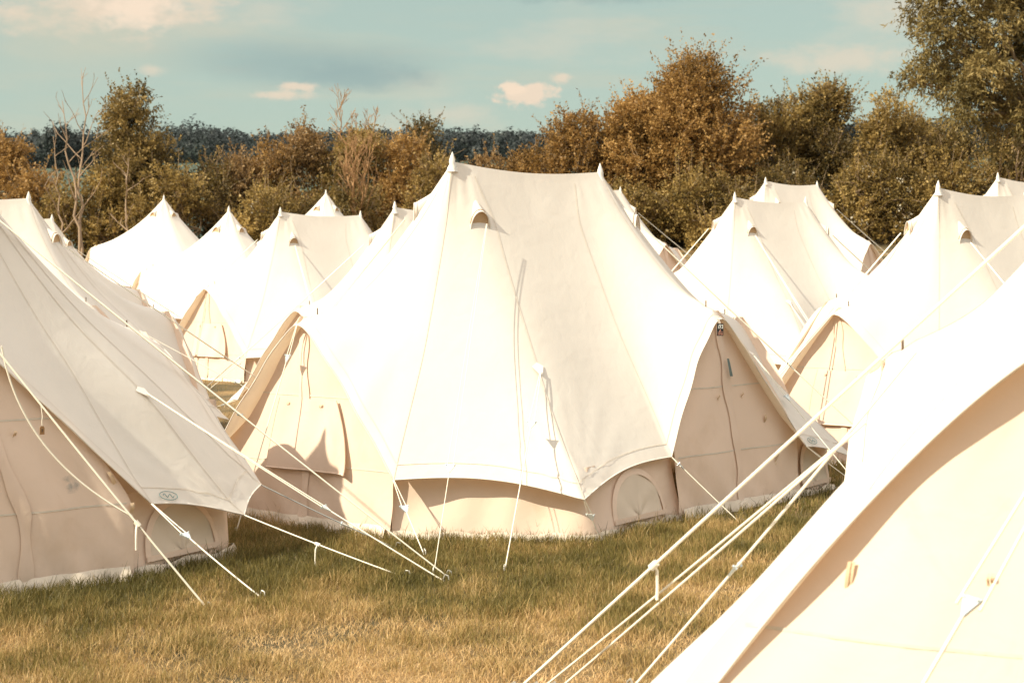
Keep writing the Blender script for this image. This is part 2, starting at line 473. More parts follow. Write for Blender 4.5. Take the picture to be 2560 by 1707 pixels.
        # stitched seams
        for t in getattr(s, 'door_seams', (.30, .62)):
            mb.ribbon([P(-1 + 2 * j / n, t) + out * .004 for j in range(n + 1)], Vector((0, 0, 1)), .012, 1)
        mb.grid([[P(-1 + 2 * j / n, 0) + out * (.045 + .01 * math.sin(j)) for j in range(n + 1)], [P(-1 + 2 * j / n, .055) + out * .012 for j in range(n + 1)]], 2)
        s.dpan = getattr(s, 'dpan', {}); s.dpan[seg[2]] = (P, out)
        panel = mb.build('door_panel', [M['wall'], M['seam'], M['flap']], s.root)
        # storm flap over the zip
        zf = MB(); r = []
        for k in range(25):
            t = .02 + .92 * k / 24; e = .007 * math.sin(t * 9)
            w = (.045 + .012 * math.sin(t * 23)) / max(.25, (B - A).length / 2 * (1 - max(0, t - .3) / .75))
            r.append([P(e - w, t) + out * .012, P(e, t) + out * (.018 + .004 * math.sin(t * 40)), P(e + w * .8, t) + out * .010])
        zf.grid(r, 0); s.zipflap = zf.build('zip_flap', M['wall'], panel)
        s.panel = panel
    # ---- guy ropes
    def guy(s, a, b, slide=None, double=0.0, r=.0046, sag=.02, mat='rope', peg=True, world=True, knot=None):
        """a rope from a (tent) to b (ground); slide = where the slider sits (0..1), double = second strand until the slider"""
        A = s.loc(a) if world else Vector(a); B = s.loc(b) if world else Vector(b)
        mb = MB(); n = 12
        def L(e, off=0.0):
            q = A.lerp(B, e); q.z -= sag * 4 * e * (1 - e) * (B - A).length * .25
            return q + sidev * off
        d = (B - A).normalized(); sidev = d.cross(Vector((0, 0, 1))); sidev = sidev.normalized() if sidev.length > 1e-4 else Vector((1, 0, 0))
        if slide and double:
            for sg in (-1, 1):
                mb.tube([L(slide * i / n, sg * double * (.15 + .85 * i / n)) for i in range(n + 1)], r * .8, 5)
            mb.tube([L(slide + (1 - slide) * i / n) for i in range(n + 1)], r, 5)
        else:
            mb.tube([L(i / n) for i in range(n + 1)], r, 5)
        if knot:
            k = L(knot); mb.tube([k + d * x for x in (-.02, -.012, 0, .012, .02)], r * 2.3, 6)
            mb.tube([k, k + sidev * .03 + Vector((0, 0, -.03)), k + sidev * .035 + Vector((0, 0, -.10)), k + sidev * .03 + Vector((0, 0, -.16))], r, 5)
        g = mb.build('guy_rope', M[mat], s.root)
        if slide:
            c = L(slide); sl = MB(); w = .036
            upv = sidev.cross(d)
            o = [c - d * w + sidev * w * 1.15, c - d * w - sidev * w * 1.15, c + d * w * .9 - sidev * .006, c + d * w * .9 + sidev * .006]
            sl.prism([q - upv * .004 for q in o], upv * .008)
            for sg in (-1, 1): sl.tube([c - d * w * .8 + sidev * w * .85 * sg - upv * .012, c - d * w * .8 + sidev * w * .85 * sg + upv * .012], .006, 6)
            sl.build('slider', M['slider'], g, False)
        if peg:
            pg = MB(); pg.tube([B + Vector((0, 0, .05)) + d * .01, B + Vector((0, 0, -.12)) - d * .06], .006, 6)
            pg.tube([B + Vector((0, 0, .05)) + d * .01, B + Vector((0, 0, .055)) + d * .035, B + Vector((0, 0, .03)) + d * .04], .005, 5)
            pg.build('peg', M['peg'], g)
        return g
    def outward(s, name, dist):
        q = s.p[name]; o = Vector((q.x, q.y, 0)).normalized(); w = q + o * dist; ww = s.wld(w)
        return s.loc(Vector((ww.x, ww.y, gz(ww.x, ww.y))))
    def patch_point(s, c):
        i = s.stn[c]; k = int(round((s.pt ** (1 / 1.15)) * s.m)); return s.rows[k][i], s.normal(k, i)
    def generic_guys(s, hems=(), patches=(), peaks=()):
        for h in hems:
            s.guy(s.p[h], s.outward(h, .95 + s.rnd.uniform(-.1, .15)), .2, .018, world=False)
        for c in patches:
            q, n = s.patch_point(c); s.patch(c)
            s.guy(q + n * .02, s.outward(c, 1.3 + s.rnd.uniform(-.1, .2)), .45, .02, world=False)
        for v, tgt, ds in peaks:
            s.guy(s.vpos[v][0], s.outward(tgt, ds), .62, .02, world=False, r=.007)
    def patch(s, c, k_=.6):
        i = s.stn[c]; k = int(round((s.pt ** (1 / 1.15)) * s.m)); q = s.rows[k][i]; n = s.normal(k, i); mb = MB()
        ux = (s.rows[k][(i + 2) % s.N] - s.rows[k][i - 2]).normalized(); up = (s.rows[k - 2][i] - s.rows[k][i]).normalized()
        a = q + n * .012
        mb.poly([a - ux * .09 * k_ + up * .10 * k_ - n * .008, a - ux * .012 - up * .03 + n * .012, a + ux * .012 - up * .03 + n * .012, a + ux * .09 * k_ + up * .10 * k_ - n * .008, a + up * .16 * k_ - n * .006])
        mb.build('guy_patch', M['cap'], s.root)

def model_patch(t): return t.model is EMPEROR

def tie(tent, P, out, e, t, L=.16, w=.018, ang=.3, name='tie_tape'):
    mb = MB(); q = P(e, t) + out * .02
    rt = Vector((out.y, -out.x, 0))
    pts = [q + Vector((0, 0, -L * i / 6)) + rt * ang * L * i / 6 + out * (.012 * math.sin(i)) for i in range(7)]
    mb.ribbon(pts, rt, w); mb.ribbon([p + out * .006 + rt * .012 for p in pts[:6]], rt, w * .8)
    mb.build(name, M['tape'], tent.root)

GR = 'cream canvas tents pitched in rows'
T = {}
T['centre'] = Tent('bell_tent', 'large twin-peaked tent in the middle with a black number plate at its right door', (0, 0), seed=3, res=1.35, bump=dict(H2=.03))
T['near_l'] = Tent('bell_tent', 'big shaded tent at the left edge with a card tag and arched window', (-5.2, -3.05), seed=5, res=1.35, pt=.68,
                   over=dict(K0d=(-1.9, 10.6, .50), W4=(-2.70, 9.74, 0), D2=(-3.80, 9.30, 1.95), P2=(-4.08, 9.98, 3.1)), pw=dict(D2=(1.2, 1.0)))
T['near_r'] = Tent('bell_tent', 'blurred bright tent nearest the camera filling the bottom right corner', (3.1, -7.2), seed=9, res=1.2, seams=(.47,), bump=dict(H0c=.10),
                   over=dict(P1=(2.62, 5.3, 3.06), P2=(3.9, 6.3, 3.05), H0c=(.42, 5.65, .35), H0d=(.56, 5.0, .46), D1=(2.12, 4.75, 2.18), H1=(2.6, 4.0, .5),
                             W0d=(.60, 5.06, 0), W1=(2.62, 4.06, 0), W0c=(.75, 5.85, 0), K4=(1.33, 6.2, .5), D4=(1.76, 6.4, 1.84), V4=(1.85, 6.5, 0)), pw=dict(D1=(1.36, 1.2)), sag=dict(D4=.08))
T['a'] = Tent('bell_tent', 'tent behind the big shaded tent with one peak and ridge reaching the left picture edge', (-6.7, 3.8), seed=11, z=-.08)
T['b'] = Tent('bell_tent', 'grey shaded tent just showing a peak behind the ridge end of the leftmost row', (-9.8, 14.1), seed=13, z=-.02)
T['c2'] = Tent('bell_tent', 'tent half hidden behind the left shoulder of the large middle tent', (-1.08, 6.9), seed=17, z=-.14)
T['l4'] = Tent('bell_tent', 'twin-peaked tent with an open-looking door and rolled flap behind the shaded left tents', (-3.7, 13.3), seed=19, z=.02)
T['far'] = Tent('bell_tent', 'far tent whose small peak pokes out right of the middle tent ridge', (1.8, 20.8), seed=23, z=.87)
T['r1'] = Tent('bell_tent', 'bright tent at the right edge above the nearest tent with a lit door panel', (5.3, 3.5), seed=29, z=-.05)
T['r1b'] = Tent('bell_tent', 'tent at the right edge showing only one peak behind another bright tent', (9.3, 13.1), seed=31, z=.64)
T['r2'] = Tent('bell_tent', 'twin-peaked tent standing between the middle tent and the right edge tents', (4.1, 10.3), seed=37, z=.15)
T['r3'] = Tent('bell_tent', 'farthest twin-peaked tent on rising ground with one dark shaded door under the hedge', (6.1, 18.6), seed=41, z=.88)
T['bell1'] = Tent('single_pole_tent', 'pointed single-peak tent farther left of the two against the hedge', (-9.6, 25.1), rot=0, seed=43, model=BELL)
T['bell2'] = Tent('single_pole_tent', 'pointed single-peak tent right beside the twin-peaked tent with a rolled door', (-6.42, 18.1), seed=47, model=BELL)
T['bell3'] = Tent('single_pole_tent', 'tip of a pointed tent poking up behind a twin-peaked ridge', (-5.2, 25.1), seed=53, model=BELL)

# ropes
for k in ('a', 'c2', 'l4', 'r1', 'r2', 'r3'):
    t = T[k]
    t.generic_guys(('H1', 'H2', 'H3', 'H4', 'H0d'), ('H2', 'H5'), ((0, 'H2', 1.6), (2, 'D1', 2.0), (1, 'D3', 2.2)))
for k in ('b', 'far', 'r1b'): T[k].generic_guys(('H4', 'H1'), (), ((1, 'D3', 2.0), (2, 'D1', 2.0)))
for k in ('bell1', 'bell2', 'bell3'): T[k].generic_guys(('A1', 'A2', 'A3', 'A0'), (), ((2, 'D1', 2.0),))

t = T['centre']
t.guy(t.wld(t.p['H2']), pxz(1500, 1345), .45, .022)
t.guy(t.wld(t.p['H3']), pxz(1852, 1308), .14, .03)
t.guy(t.wld(t.p['H1']), pxz(1060, 1385), .4, .02)
q, n = t.patch_point('H2'); t.patch('H2'); t.patch('H5'); q5, n5 = t.patch_point('H5')
t.guy(t.wld(q + n * .03), pxz(1262, 1425), .30, .022, sag=.0)
t.guy(t.wld(q5 + n5 * .02), pxz(2190, 1265), .3, .02)
t.guy(t.wld(t.vpos[0][0] + t.vpos[0][2] * .07), pxz(1085, 1430), .74, .022, r=.0032, sag=.0)
t.guy(t.wld(t.vpos[1][0]), pxz(2330, 1240, -.02), .50, .03, r=.007)
t.guy(t.wld(t.vpos[2][0]), pxz(430, 1250), .45, .03, r=.007)
P, o = t.dpan['D1']
t.guy(t.wld(t.doors[0][2] + Vector((0, 0, .01))), pxz(590, 1330), .17, .02, r=.005)
t.guy(t.wld(t.p['H4']), pxz(2175, 1235), .3, .02)

t = T['near_l']
t.guy(t.wld(t.p['H4']), pxz(652, 1492), .34, .02, r=.0056, sag=.05)
t.guy(t.wld(t.p['H5']), pxz(1012, 1442), knot=.47, r=.0056)
t.guy(t.wld(t.p['K0d']), pxz(990, 1370), .62, 0, mat='shaderope')
t.patch('H5', .5); q, n = t.patch_point('H5')
t.guy(t.wld(q + n * .025), pxz(1110, 1452), .62, .02, r=.0056)
t.guy(t.wld(t.vpos[1][0]), pxz(1118, 1440), .0, r=.0056)
t.guy(px(-30, 845, 8.8), pxz(518, 1520), knot=.68, r=.007)
lo = MB(); A = t.loc(px(4, 865, 8.85)); B = t.loc(px(330, 1290, 9.05)); mid = t.loc(px(110, 1110, 8.95)); pts = []
for i in range(21):
    e = i / 20; pts.append(A * (1 - e) ** 2 + (mid * 2 - (A + B) / 2) * 2 * e * (1 - e) + B * e * e)
lo.tube(pts, .006, 5); lo.build('guy_rope', M['rope'], t.root)
t.generic_guys((), ('H2',), ((1, 'D3', 2.0),))

t = T['near_r']
pk = px(2760, 385, 5.2)
t.guy(pk, px(1290, 1727, 6.6), knot=.72, r=.0075, sag=.0)
pt = px(2165, 1055, 5.5)
for (u, v, d) in ((1345, 1727, 6.9), (1390, 1727, 6.7)): t.guy(pt, px(u, v, d), r=.0056, sag=.01)
t.guy(px(2290, 880, 5.6), px(1580, 1720, 6.2), .62, .0, r=.006)

# toggles, tapes, tags
for k in ('centre', 'near_l', 'near_r', 'r1', 'l4'):
    t = T[k]
    for D in ('D1', 'D2'):
        P, o = t.dpan[D]
        tie(t, P, o, -.25, .585, .055, .010, .1, 'toggle_loop'); tie(t, P, o, .3, .585, .055, .010, .1, 'toggle_loop')
t = T['near_l']; P, o = t.dpan['D2']
def find_et(t, P, u, v):
    best = (1e9, 0, 0)
    for i in range(61):
        for j in range(61):
            e, tt = -1.05 + 2.1 * i / 60, j / 60; w = t.wld(P(e, tt)); d = math.hypot(U0 + F * w.x / w.y - u, VH - F * (w.z - HC) / w.y - v)
            if d < best[0]: best = (d, e, tt)
    return best[1:]
tie(t, P, o, *find_et(t, P, 108, 1000), .13, .02, -.1); tie(t, P, o, *find_et(t, P, 272, 1178), .16, .02, -.5); tie(t, P, o, *find_et(t, P, 346, 1258), .10, .02, .0)
e0, t0 = find_et(t, P, 172, 1208); mb = MB()
mb.grid([[P(e0 + .09 * (i / 8 - 1), t0 + .07 * (j / 8 - .5)) + o * .004 for i in range(17)] for j in range(9)])
def smear_mat():
    m, nt, N, L = newmat('blue_grey_smear'); out = N.new('ShaderNodeOutputMaterial'); mx = N.new('ShaderNodeMixShader'); tr = N.new('ShaderNodeBsdfTransparent'); p = N.new('ShaderNodeBsdfPrincipled')
    p.inputs['Base Color'].default_value = (.34, .38, .38, 1); p.inputs['Roughness'].default_value = .9
    tc = N.new('ShaderNodeTexCoord'); nz = N.new('ShaderNodeTexNoise'); nz.inputs['Scale'].default_value = 9; nz.inputs['Detail'].default_value = 6
    gr = N.new('ShaderNodeTexGradient'); gr.gradient_type = 'SPHERICAL'; mp = N.new('ShaderNodeMapping'); mp.inputs['Location'].default_value = (-1, 0, -1); mp.inputs['Scale'].default_value = (2, 0, 2)
    L.new(tc.outputs['Generated'], mp.inputs[0]); L.new(mp.outputs[0], gr.inputs[0]); L.new(tc.outputs['Object'], nz.inputs['Vector'])
    mu = N.new('ShaderNodeMath'); mu.operation = 'MULTIPLY'; L.new(gr.outputs['Fac'], mu.inputs[0])
    rp = N.new('ShaderNodeMapRange'); rp.inputs['From Min'].default_value = .42; rp.inputs['From Max'].default_value = .62; rp.inputs['To Max'].default_value = .9; L.new(nz.outputs['Fac'], rp.inputs['Value']); L.new(rp.outputs[0], mu.inputs[1])
    L.new(mu.outputs[0], mx.inputs[0]); L.new(tr.outputs[0], mx.inputs[1]); L.new(p.outputs[0], mx.inputs[2]); L.new(mx.outputs[0], out.inputs['Surface']); return m
mb.build('paint_smear', smear_mat(), t.root)
t = T['centre']; P, o = t.dpan['D2']
tie(t, P, o, .62, .46, .11, .02, .1); tie(t, P, o, .66, .28, .14, .02, .2)
t = T['near_r']; P, o = t.dpan['D1']
tie(t, P, o, *find_et(t, P, 2138, 1408), .20, .014, .12)
t.guy(t.wld(t.doors[0][2]), Vector((.54, 3.9, 0)), .43, .05, r=.006, peg=False)

# hanging window flap on left-facing doors
for k in ('centre', 'r1', 'l4', 'c2'):
    t = T[k]; P, o = t.dpan['D1']; mb = MB(); rows = []
    for i in range(13):
        f = i / 12; tt = .605 - .335 * f; w0 = .52 - .12 * f
        rows.append([P(-.42 + .98 * j / 16 - .02 * f, tt) + o * (.018 + .022 * f + .012 * math.sin(j * .9 + f * 5) * (j / 16) + (.03 * f if j == 16 else 0)) for j in range(17)])
    mb.grid(rows, 0)
    mb.tube(rows[-1], .007, 5); mb.tube([r[-1] for r in rows], .007, 5); mb.tube([r[0] for r in rows], .004, 5)
    mb.build('window_flap', M['wall'], t.root)

# zip pull strip of the middle tent
P, o = T['centre'].dpan['D2']; mb = MB()
mb.grid([[P(-.015 + .004 * k, .76 - .015 * k) + o * .05, P(.055 + .004 * k, .76 - .015 * k) + o * .05] for k in range(7)], 0)
mb.build('zip_pull', M['zip'], T['centre'].root)

# hem emblems (an oval ring with a squiggle)
def emblem(t):
    i = (t.stn['H4'] + 3) % t.N; k = t.m - 1
    c = t.rows[k][i].lerp(t.rows[k][(i + 1) % t.N], .5); n = t.normal(k, i)
    ux = (t.rows[k][(i + 2) % t.N] - t.rows[k][i - 1]).normalized(); up = n.cross(ux).normalized()
    if up.z < 0: up = -up
    c = c + n * .012 - up * .01; mb = MB()
    mb.tube([c + ux * .075 * math.cos(a) + up * .034 * math.sin(a) for a in [2 * math.pi * j / 28 for j in range(29)]], .0024, 5)
    mb.tube([c + ux * (-.045 + .09 * j / 10) + up * .014 * math.sin(j * 1.25) for j in range(11)], .0024, 5)
    mb.build('emblem', M['ink'], t.root)
emblem(T['centre']); emblem(T['near_l'])

# ------------------------------------------------------------------ number plate and card tag
def number_plate():
    t = T['centre']; P, o = t.dpan['D2']
    c = px(1800, 824, 12.02)
    root = tag(empty('number_plate', c), 'small black hanging plate with white 123 above a copper emblem', 'sign')
    ax = Vector((1.0, .30, 0)).normalized(); n = Vector((ax.y, -ax.x, 0)); up = Vector((0.02, 0, 1))
    w, h = .030, .053
    sc = 12.02 / F
    hw, hh = 8.6 * sc, 15.2 * sc
    def Q(x, y, off=0): return ax * (x * hw) + up * (y * hh) + n * off
    mb = MB(); mb.prism([Q(-1, -1), Q(1, -1), Q(1, 1), Q(-1, 1)], n * .004)
    plate = mb.build('plate', M['black'], root, False)
    d = MB(); r = .0027
    def stroke(b, pts, rr=r): b.tube([Q(x, y, .0065) for x, y in pts], rr, 5)
    stroke(d, [(-.66, .70), (-.58, .76), (-.58, .20)], .0017)
    stroke(d, [(-.30, .62), (-.22, .73), (-.05, .76), (.10, .70), (.12, .58), (.02, .45), (-.30, .20), (.14, .20)])
    stroke(d, [(.36, .68), (.52, .76), (.74, .72), (.78, .60), (.70, .51), (.54, .49), (.72, .46), (.82, .36), (.76, .24), (.58, .19), (.36, .26)])
    d.build('lettering', M['white'], plate)
    e = MB()
    stroke(e, [(-.30, -.38), (0.0, .02), (.30, -.38)], .0019); stroke(e, [(-.16, -.2), (.16, -.2)], .0014)
    stroke(e, [(-.85, -.42), (-.4, -.44), (0, -.42), (.4, -.44), (.88, -.40)], .0013)
    stroke(e, [(-.62, -.55), (-.74, -.84), (-.40, -.84), (-.36, -.55)], .0014)
    stroke(e, [(-.25, -.86), (0, -.50), (.22, -.86)], .0015)
    stroke(e, [(.36, -.55), (.32, -.72), (.44, -.86), (.72, -.84), (.66, -.58)], .002)
    e.build('emblem', M['copper'], plate)
    c2 = MB(); c2.ribbon([Q(-.1, .98, .003), Q(-.35, 1.3, .004), Q(-.75, 1.75, .004)], ax, .022); c2.build('strap', M['fly'], root)
number_plate()

def card_tag():
    P, o = T['near_l'].dpan['D2']; d = 9.15
    c = px(105, 1075, d); root = tag(empty('card_tag', c), 'brown card tag hanging on a string at the shaded left tent door', 'tag')
    s = d / F; ax = Vector((.8, .6, 0)); n = Vector((.6, -.8, 0))
    def Q(x, y, off=0): return ax * (x * s) + Vector((0, 0, -y * s)) + n * off
    mb = MB(); mb.prism([Q(-6, 11), Q(6, 11), Q(6, -6), Q(3, -11), Q(-3, -11), Q(-6, -6)], n * .003); mb.build('card', M['card'], root, False)
    k = MB(); k.tube([Q(-2, -2, .005), Q(2, -2, .005), Q(0, 0, .005), Q(2, 3, .005), Q(-2, 3, .005)], .0022, 4); k.build('ink_mark', M['black'], root)
    w = MB(); w.tube([Q(0, -10, .002), Q(-1, -20, .004), Q(1, -34, 0), Q(0, -60, -.02)], .0025, 4); w.build('string', M['rope'], root)
card_tag()

# ------------------------------------------------------------------ ground
def ground():
    xs = list(np.concatenate([np.linspace(-1500, -60, 30), np.linspace(-50, 50, 160), np.linspace(60, 1500, 30)]))
    ys = list(np.concatenate([np.linspace(-60, 0, 10), np.linspace(1, 30, 110), np.linspace(31, 160, 60), np.linspace(180, 2500, 40)]))
    mb = MB(); mb.grid([[Vector((x, y, gz(x, y) if abs(x) < 55 else gz(math.copysign(55, x), y))) for x in xs] for y in ys])
    m, nt, N, L = newmat('meadow_ground')
    out = N.new('ShaderNodeOutputMaterial'); p = N.new('ShaderNodeBsdfPrincipled'); p.inputs['Roughness'].default_value = .95
    tc = N.new('ShaderNodeTexCoord')
    n1 = N.new('ShaderNodeTexNoise'); n1.inputs['Scale'].default_value = .9; n1.inputs['Detail'].default_value = 5
    n2 = N.new('ShaderNodeTexNoise'); n2.inputs['Scale'].default_value = 40; n2.inputs['Detail'].default_value = 6
    L.new(tc.outputs['Object'], n1.inputs['Vector']); L.new(tc.outputs['Object'], n2.inputs['Vector'])
    r1 = N.new('ShaderNodeValToRGB'); r1.color_ramp.elements[0].position = .42; r1.color_ramp.elements[0].color = (.085, .065, .022, 1)
    r1.color_ramp.elements[1].position = .62; r1.color_ramp.elements[1].color = (.34, .22, .09, 1)
    L.new(n1.outputs['Fac'], r1.inputs['Fac'])
    mx = N.new('ShaderNodeMix'); mx.data_type = 'RGBA'; mx.blend_type = 'MULTIPLY'; mx.inputs[0].default_value = .8
    r2 = N.new('ShaderNodeValToRGB'); r2.color_ramp.elements[0].color = (.35, .3, .25, 1); r2.color_ramp.elements[0].position = .35
    r2.color_ramp.elements[1].position = .7
    L.new(n2.outputs['Fac'], r2.inputs['Fac']); L.new(r1.outputs['Color'], mx.inputs[6]); L.new(r2.outputs['Color'], mx.inputs[7])
    L.new(mx.outputs[2], p.inputs['Base Color'])
    b = N.new('ShaderNodeBump'); b.inputs['Strength'].default_value = .6; b.inputs['Distance'].default_value = .03
    L.new(n2.outputs['Fac'], b.inputs['Height']); L.new(b.outputs['Normal'], p.inputs['Normal'])
    L.new(p.outputs[0], out.inputs['Surface'])
    tag(mb.build('ground', m), kind='structure')
ground()

def npmesh(name, V, Fq, mat, parent=None, tint=None, tri=None):
    """big meshes from numpy arrays: quads Fq (n,4) and optional triangles (n,3)"""
    me = bpy.data.meshes.new(name)
    nq = len(Fq); nt_ = 0 if tri is None else len(tri)
    me.vertices.add(len(V)); me.vertices.foreach_set('co', np.asarray(V, np.float32).ravel())
    loops = np.asarray(Fq, np.int32).ravel()
    if nt_: loops = np.concatenate([loops, np.asarray(tri, np.int32).ravel()])
    me.loops.add(len(loops)); me.loops.foreach_set('vertex_index', loops)
    me.polygons.add(nq + nt_)
    st = np.concatenate([np.arange(nq) * 4, nq * 4 + np.arange(nt_) * 3]).astype(np.int32)
    me.polygons.foreach_set('loop_start', st)
    if tint is not None:
        a = me.attributes.new('tint', 'FLOAT', 'POINT'); a.data.foreach_set('value', np.asarray(tint, np.float32))
    me.materials.append(mat); me.update(calc_edges=True); me.validate()
    o = bpy.data.objects.new(name, me); COL.objects.link(o)
    if parent: o.parent = parent
    return o

# ------------------------------------------------------------------ grass
def fbm(x, y, sc, sd):
    out = np.empty(len(x))
    for i in range(len(x)): out[i] = noise.noise(Vector((x[i] * sc, y[i] * sc, sd)))
    return out

def grass():
    rs = np.random.RandomState(4)
    X = []; Y = []; 
    def patch(n, y0, y1, wide):
        # constant density over the wedge the camera sees, with a margin
        y = np.sqrt(rs.uniform(y0 * y0, y1 * y1, n)); x = rs.uniform(-1, 1, n) * (y * wide + .5)
        return x, y
    a = patch(330000, 5.2, 11.8, .40); b = patch(80000, 11.8, 16, .40); c = patch(20000, 16, 34, .40)
    x = np.concatenate([a[0], b[0], c[0]]); y = np.concatenate([a[1], b[1], c[1]])
    # tents stand on flattened turf
    keep = np.ones(len(x), bool)
    wal = []
    near = np.full(len(x), 9.0)
    for t in T.values():
        poly = []
        for ch in t.model['walls']:
            for k in ch: poly.append(t.wld(t.p[k]))
        poly = np.array([(q.x, q.y) for q in poly]); c_ = poly.mean(0)
        poly = poly[np.argsort(np.arctan2(poly[:, 1] - c_[1], poly[:, 0] - c_[0]))]
        ins = np.zeros(len(x), bool); j = len(poly) - 1
        for i in range(len(poly)):
            xi, yi = poly[i]; xj, yj = poly[j]
            cr = ((yi > y) != (yj > y)) & (x < (xj - xi) * (y - yi) / (yj - yi + 1e-12) + xi); ins ^= cr
            dx, dy = xj - xi, yj - yi; tt = np.clip(((x - xi) * dx + (y - yi) * dy) / (dx * dx + dy * dy + 1e-9), 0, 1)
            near = np.minimum(near, np.hypot(x - xi - tt * dx, y - yi - tt * dy)); j = i
        keep &= ~ins
    x, y, near = x[keep], y[keep], near[keep]
    n = len(x)
    dry = fbm(x, y, .55, 1.7) * .9 + fbm(x, y, 2.2, 5.1) * .8 + fbm(x, y, 7.0, 2.6) * .25
    # the open strip between the tents is parched
    dry += .62 / (1 + np.exp((y - 8.9 - .10 * x) / .35)) - .25 * np.exp(-((near) / .5) ** 2) - .1
    thin = rs.uniform(0, 1, n) < np.clip(1.0 - .25 * dry, .5, 1)
    x, y, near, dry = x[thin], y[thin], near[thin], dry[thin]; n = len(x)
    z = np.array([gz(x[i], y[i]) for i in range(n)])
    tuft = fbm(x, y, 5.0, 8.8)
    h = (.055 + .045 * rs.rand(n) + .05 * np.clip(tuft, -.3, .6)) * (1 - .55 * np.clip(dry, 0, 1)) + .075 * np.exp(-near / .25) * rs.rand(n) ** 2
    h = np.maximum(h * .84, .025) * np.where(y > 16, 1.5, 1.0); h *= np.where(rs.rand(n) < .03, 1.7, 1) * np.where(fbm(x, y, 1.6, 12.3) > .25, 1.35, 1)
    az = rs.uniform(0, 2 * np.pi, n); lean = rs.uniform(.1, .75, n) + .9 * np.clip(dry, 0, 1) * rs.rand(n)
    w = (.0014 + .0016 * rs.rand(n)) * np.where(y > 12, 1.5, 1.0)
    dx, dy = np.cos(az), np.sin(az); pxv, pyv = -dy, dx
    tw = rs.uniform(0, np.pi, n); wx, wy = np.cos(tw), np.sin(tw)
    def pt(f, ww, sg):
        fw = lean * h * f * f; zz = z + h * f * (1 - .35 * f * np.clip(lean - .3, 0, 1))
        return np.stack([x + dx * fw + sg * wx * ww, y + dy * fw + sg * wy * ww, zz - .008], 1)
    V = np.stack([pt(0, w, -1), pt(0, w, 1), pt(.5, w * .8, 1), pt(.5, w * .8, -1), pt(1, w * .08, 0)], 1).reshape(-1, 3)
    b = np.arange(n)[:, None] * 5
    tint = np.clip(.47 + .45 * dry + rs.normal(0, .17, n), 0, 1)
    m = leafmat('meadow_grass', [(0, (.098, .084, .024)), (.35, (.225, .178, .055)), (.6, (.42, .285, .115)), (1, (.72, .49, .25))], .3, .5)
    o = npmesh('grass', V, b + np.array([[0, 1, 2, 3]]), m, None, np.repeat(tint, 5), b + np.array([[3, 2, 4]]))
    tag(o, 'short olive and straw yellow meadow grass between the tents', 'grass', kind='stuff')
grass()

# ------------------------------------------------------------------ foliage
LEAF = dict(
    orange=leafmat('russet_leaves', [(0, (.070, .042, .012)), (.5, (.25, .138, .040)), (1, (.44, .27, .095))], gain=1.22),
    olive=leafmat('olive_leaves', [(0, (.060, .044, .013)), (.5, (.215, .143, .043)), (1, (.42, .29, .10))], gain=1.22),
    dark=leafmat('dark_leaves', [(0, (.042, .031, .010)), (.5, (.155, .106, .033)), (1, (.34, .23, .08))], gain=1.22),
    straw=leafmat('straw_leaves', [(0, (.10, .060, .020)), (.5, (.22, .13, .05)), (1, (.36, .23, .10))], gain=1.22),
    ash=leafmat('ash_leaves', [(0, (.06, .048, .016)), (.5, (.19, .14, .05)), (1, (.38, .28, .115))], gain=1.22),
    hill=leafmat('hill_leaves', [(0, (.007, .011, .0105)), (.5, (.012, .0185, .0165)), (1, (.019, .028, .023))], .15),
    blossom=leafmat('elder_blossom', [(0, (.45, .40, .30)), (1, (.75, .68, .55))], .2),
)

def unit(a): return a / np.maximum(1e-9, np.linalg.norm(a, axis=1, keepdims=True))

def leaves(name, c, ax, L, W, mat, parent, tint, rs, nrm=None):
    n = len(c); ax = unit(ax)
    if nrm is not None: ax = unit(np.cross(nrm, ax))
    b = unit(np.cross(ax, unit(rs.normal(0, 1, (n, 3))) if nrm is None else nrm)); nn = np.cross(ax, b)
    L = L[:, None]; W = W[:, None]
    V = np.stack([c, c + ax * L * .45 + b * W + nn * W * .35, c + ax * L, c + ax * L * .45 - b * W + nn * W * .35], 1).reshape(-1, 3)
    i = np.arange(n)[:, None] * 4
    return npmesh(name, V, i + np.array([[0, 1, 2, 3]]), mat, parent, np.repeat(tint, 4))

def limb_pts(a, b, rnd, wob, n=7):
    a, b = Vector(a), Vector(b); L = (b - a).length; out = []
    for i in range(n + 1):
        e = i / n; q = a.lerp(b, e); q += Vector((rnd.uniform(-1, 1), rnd.uniform(-1, 1), rnd.uniform(-.5, .5))) * wob * L * math.sin(math.pi * e); out.append(q)
    return out

